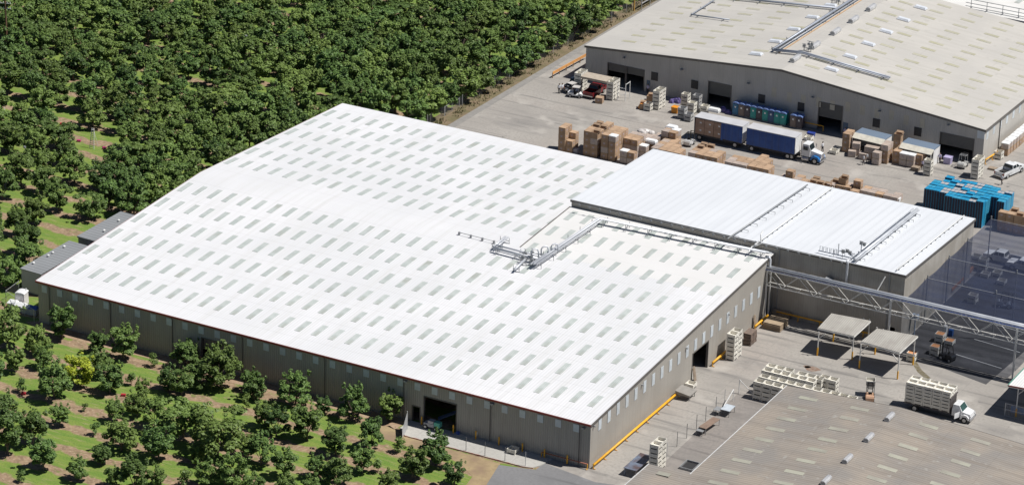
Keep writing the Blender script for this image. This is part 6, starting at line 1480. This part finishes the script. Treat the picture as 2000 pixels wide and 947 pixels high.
# flat bed truck full of bins
k0 = at(1768, 796); tx, ty2 = 27.6, 36.75
t = thing('flatbed_truck', 'white cab flatbed truck with open door loaded with stacked white bins', 'truck', (tx, ty2, 0)); b = MB(); b.box(0, 6.35, 0, 2.5, .95, 1.08); b.box(6.25, 6.33, .05, 2.45, 1.08, 3.0); b.box(6.2, 6.45, -.02, 2.52, 3.0, 3.1); b.build('bed', mat('bed_dark', (0.07, 0.06, 0.06), rough=.6), t)
b = MB(); b.box(-.2, 8.6, .8, 1.7, .6, .94); b.build('chassis', black, t); b = MB(); b.box(6.6, 7.95, .2, 2.3, .75, 1.5); b.frus((6.6, 8.0, .2, 2.3), 1.5, (6.68, 7.5, .38, 2.12), 2.25); b.build('cab', wpaint, t)
b = MB(); b.hexa([(7.95, .25, .75), (9.15, .35, .7), (9.15, 2.15, .7), (7.95, 2.25, .75)], [(7.95, .3, 1.5), (9.05, .45, 1.25), (9.05, 2.05, 1.25), (7.95, 2.2, 1.5)]); b.build('hood', wpaint, t)
for s_, yy in ((-1, .25), (1, 2.25)):
    b = MB(); b.prism([(7.75, .5), (7.9, 1.0), (8.25, 1.18), (8.7, 1.12), (9.0, .8), (9.0, .5), (8.8, .5), (8.65, .85), (8.15, .88), (7.98, .5)], 'y', yy - .12, yy + .12); b.build('fender', wpaint, t); wheel(t, 8.4, yy + s_ * .0, .42, .28, s_)
    b = MB(); b.box(6.8, 7.5, yy + s_ * .06 - .012, yy + s_ * .06 + .012, 1.52, 2.08) if False else b.hexa([(6.8, yy - s_ * .0, 1.55), (7.75, yy - s_ * .0, 1.55), (7.75, yy - s_ * .06, 1.55), (6.8, yy - s_ * .06, 1.55)], [(6.88, yy - s_ * .13, 2.12), (7.42, yy - s_ * .13, 2.12), (7.42, yy - s_ * .2, 2.12), (6.88, yy - s_ * .2, 2.12)]); b.build('side_window', glass_dark, t)
    wheel(t, 1.5, yy + s_ * -.05, .46, .5, s_); b = MB(); b.box(9.12, 9.18, yy - s_ * .25 - .15, yy - s_ * .25 + .15, .85, 1.1); b.build('headlight', head_m, t)
b = MB(); b.hexa([(8.02, .35, 1.52), (8.02, 2.15, 1.52), (7.95, 2.15, 1.52), (7.95, .35, 1.52)], [(7.58, .45, 2.18), (7.58, 2.05, 2.18), (7.51, 2.05, 2.18), (7.51, .45, 2.18)]); b.build('windscreen', mat('green_glass', (0.03, 0.07, 0.06), rough=.1), t)
b = MB(); b.box(9.1, 9.25, .2, 2.3, .4, .65); b.build('bumper', chrome, t); b = MB(); b.hexa([(7.65, .2, .75), (7.7, .2, .75), (7.35, -.75, .75), (7.3, -.75, .75)], [(7.65, .2, 1.5), (7.7, .2, 1.5), (7.35, -.75, 1.5), (7.3, -.75, 1.5)]); b.build('door', wpaint, t)
bins('the flatbed truck load', tx + .66, ty2 + .64, [[6] * 5, [6] * 5], z0=1.09, group='bins on the flatbed truck', d=1.255, hs=.74)
# ================================================================== PEOPLE
skin = mat('skin', (0.42, 0.26, 0.18), rough=.6); shirt_w = mat('shirt_white', (0.70, 0.71, 0.74), rough=.8); shirt_l = mat('shirt_lilac', (0.45, 0.42, 0.58), rough=.8); trousers = mat('trousers', (0.03, 0.03, 0.04), rough=.85); hair_m = mat('hair', (0.03, 0.02, 0.015), rough=.7)
def person_mesh(name, walk, shirt):
    st = .28 if walk else .06
    V = [((0, 0, .98), .15), ((0, 0, 1.2), .14), ((0, 0, 1.4), .17), ((0, 0, 1.5), .07), ((0, .01, 1.57), .085), ((0, .015, 1.68), .095), ((0, .0, 1.75), .06),
         ((-.1, 0, .9), .11), ((-.11, st * .5, .5), .075), ((-.11, st * .4 - .05, .1), .05), ((-.11, st * .4 + .1, .04), .045), ((.1, 0, .9), .11), ((.11, -st * .35, .5), .075), ((.11, -st - .05, .1), .05), ((.11, -st + .1, .04), .045),
         ((-.2, 0, 1.42), .065), ((-.27, -.04, 1.15), .05), ((-.27, .1, .92), .038), ((-.27, .13, .84), .036), ((.2, 0, 1.42), .065), ((.27, .05, 1.15), .05), ((.25, .2, .95), .038), ((.245, .25, .88), .036)]
    E = [(0, 1), (1, 2), (2, 3), (3, 4), (4, 5), (5, 6), (0, 7), (7, 8), (8, 9), (9, 10), (0, 11), (11, 12), (12, 13), (13, 14), (2, 15), (15, 16), (16, 17), (17, 18), (2, 19), (19, 20), (20, 21), (21, 22)]
    for hi, sx in ((18, -1), (22, 1)):
        hp = Vector(V[hi][0])
        for f_ in range(4):
            o_ = (f_ - 1.5) * .02; l_ = (.07, .085, .08, .06)[f_]; V.append(((hp.x + .01 * sx, hp.y + o_ + .01, hp.z - .05), .011)); V.append(((hp.x - .01 * sx, hp.y + o_ + .02, hp.z - .05 - l_), .009)); E += [(hi, len(V) - 2), (len(V) - 2, len(V) - 1)]
        V.append(((hp.x - .02 * sx, hp.y + .055, hp.z - .04), .012)); E.append((hi, len(V) - 1))
    V.append(((0, .11, 1.645), .022)); E.append((5, len(V) - 1))
    for s_ in (-1, 1): V.append(((s_ * .1, 0, 1.65), .02)); E.append((5, len(V) - 1))
    me = bpy.data.meshes.new(name); me.from_pydata([v for v, r in V], E, []); o = bpy.data.objects.new(name, me); COL.objects.link(o)
    md = o.modifiers.new('skin', 'SKIN'); lay = me.skin_vertices[0].data
    for i, (v, r_) in enumerate(V): lay[i].radius = (r_, r_)
    lay[0].use_root = True; ss = o.modifiers.new('sub', 'SUBSURF'); ss.levels = 1; ss.render_levels = 1
    dg = bpy.context.evaluated_depsgraph_get(); out = bpy.data.meshes.new_from_object(o.evaluated_get(dg)); bpy.data.objects.remove(o)
    out.materials.clear()
    for q in (skin, shirt, trousers): out.materials.append(q)
    for f_ in out.polygons:
        c = f_.center; f_.material_index = 2 if c.z < .98 and abs(c.x) < .2 else (1 if c.z < 1.5 and not (abs(c.x) > .2 and c.z < 1.12) else 0); f_.use_smooth = True
    return out
PM = {}
def person(label, p, rz, walk, shirt=None):
    key = (walk, (shirt or shirt_w).name)
    if key not in PM: PM[key] = person_mesh('person', walk, shirt or shirt_w)
    o = bpy.data.objects.new('person', PM[key]); COL.objects.link(o); o.location = p; o.rotation_euler = (0, 0, rz); tag(o, label, 'person')
    b = MB(); b.dome((0, -.015, 1.66), .108, .115, .13, 10, 4); b.build('hair', hair_m, o); return o
person('person in white shirt and dark trousers walking before the first awning', at(1686, 322), 2.2, True); person('second person in white shirt walking just behind the first one', at(1693, 318), 2.2, True)
person('person in white shirt standing at the truck cab bonnet', at(1606, 297), 1.2, False); person('person in white walking behind the white pickup at the shed corner', at(1956, 361), 2.6, True)
person('person in white shirt standing left of the utility carts', at(1092, 183), .5, False); person('person in white shirt bending closest to the utility cart wheels', at(1098, 182.5), 4.2, False)
person('person in lilac shirt beside the bin stack at the last awning', at(1801, 332), .4, False, shirt_l); person('person in lilac shirt at the left jamb of the last shed door', at(1835, 319), 3.0, False, shirt_l)
person('person in white standing in the small blue door of the shed', at(1650, 269), 3.1, False, shirt_l); person('person in white shirt in the shed doorway by the first bin tower', at(1265, 184), 3.1, False, shirt_l)
# machine inside the big door and clutter at its foot
p = at(842, 836, .12); t = thing('farm_machine', 'grey and green machine parked outside the big door in the shaded wall', 'machine', p); b = MB(); b.box(-.9, .6, -.4, .4, .35, .8); b.box(-.3, .5, -.35, .35, .8, 1.2); b.build('body', mat('machine_grey', (0.4, 0.4, 0.42)), t); b = MB(); b.box(.6, 1.4, -.35, .35, .5, 1.15); b.build('tank', mat('machine_green', (0.12, 0.45, 0.35)), t)
for x in (-.6, .9):
    for s_ in (-1, 1): wheel(t, x, s_ * .42, .3, .16, s_)
p = Vector((-21.4, 2.2, 0)); t = thing('conveyor', 'dark conveyor machine inside the big open door', 'conveyor', p, .6); b = MB(); b.hexa([(-1.5, -.3, .5), (1.6, -.3, 1.7), (1.6, .3, 1.7), (-1.5, .3, .5)], [(-1.5, -.3, .7), (1.6, -.3, 1.9), (1.6, .3, 1.9), (-1.5, .3, .7)]); b.build('belt', mat('belt_blue', (0.12, 0.16, 0.26)), t); b = MB()
for x, z in ((-1.3, .5), (1.3, 1.6)):
    for y in (-.28, .28): b.bar((x, y, 0), (x, y, z), .08)
b.build('leg', dull_steel, t)
t = thing('camera_pole', 'blue grey pole with small box near the net corner', 'pole', at(1785, 655)); b = MB(); b.bar((0, 0, 0), (0, 0, 3.0), .14); b.build('shaft', mat('pole_blue', (0.35, 0.42, 0.52)), t); b = MB(); b.box(-.45, .45, -.3, .3, 2.6, 3.2); b.build('box', mat('pole_blue', (0.35, 0.42, 0.52)), t)
b = MB(); b.frus((-.28, .28, -.28, .28), 0, (-.3, .3, -.3, .3), .9); b.tube([(0, 0, .9), (0, 0, .98)], .25, 10); o = b.build('blue_barrel', mat('barrel_blue', (0.03, 0.10, 0.30), rough=.4), None, at(1857, 655)); tag(o, 'blue barrel behind the fruit bins beneath the pipe bridge', 'barrel')
b = MB()
for k in range(6): b.tube([(0, 0, .25 * k), (0, 0, .25 * k + .23)], .26, 10)
o = b.build('barrel_stack', white_paint, None, at(1846, 655)); tag(o, 'stack of pale buckets behind the fruit bins beneath the pipe bridge', 'buckets')
b = MB(); b.bar((0, 0, .8), tuple(at(1899, 533) - at(1857, 576) + Vector((0, 0, .8))), .3, .5); o = b.build('orange_barrier', mat('barrier_rust', (0.45, 0.2, 0.09)), None, at(1857, 576)); tag(o, 'rusty orange barrier board under the shade net', 'barrier')
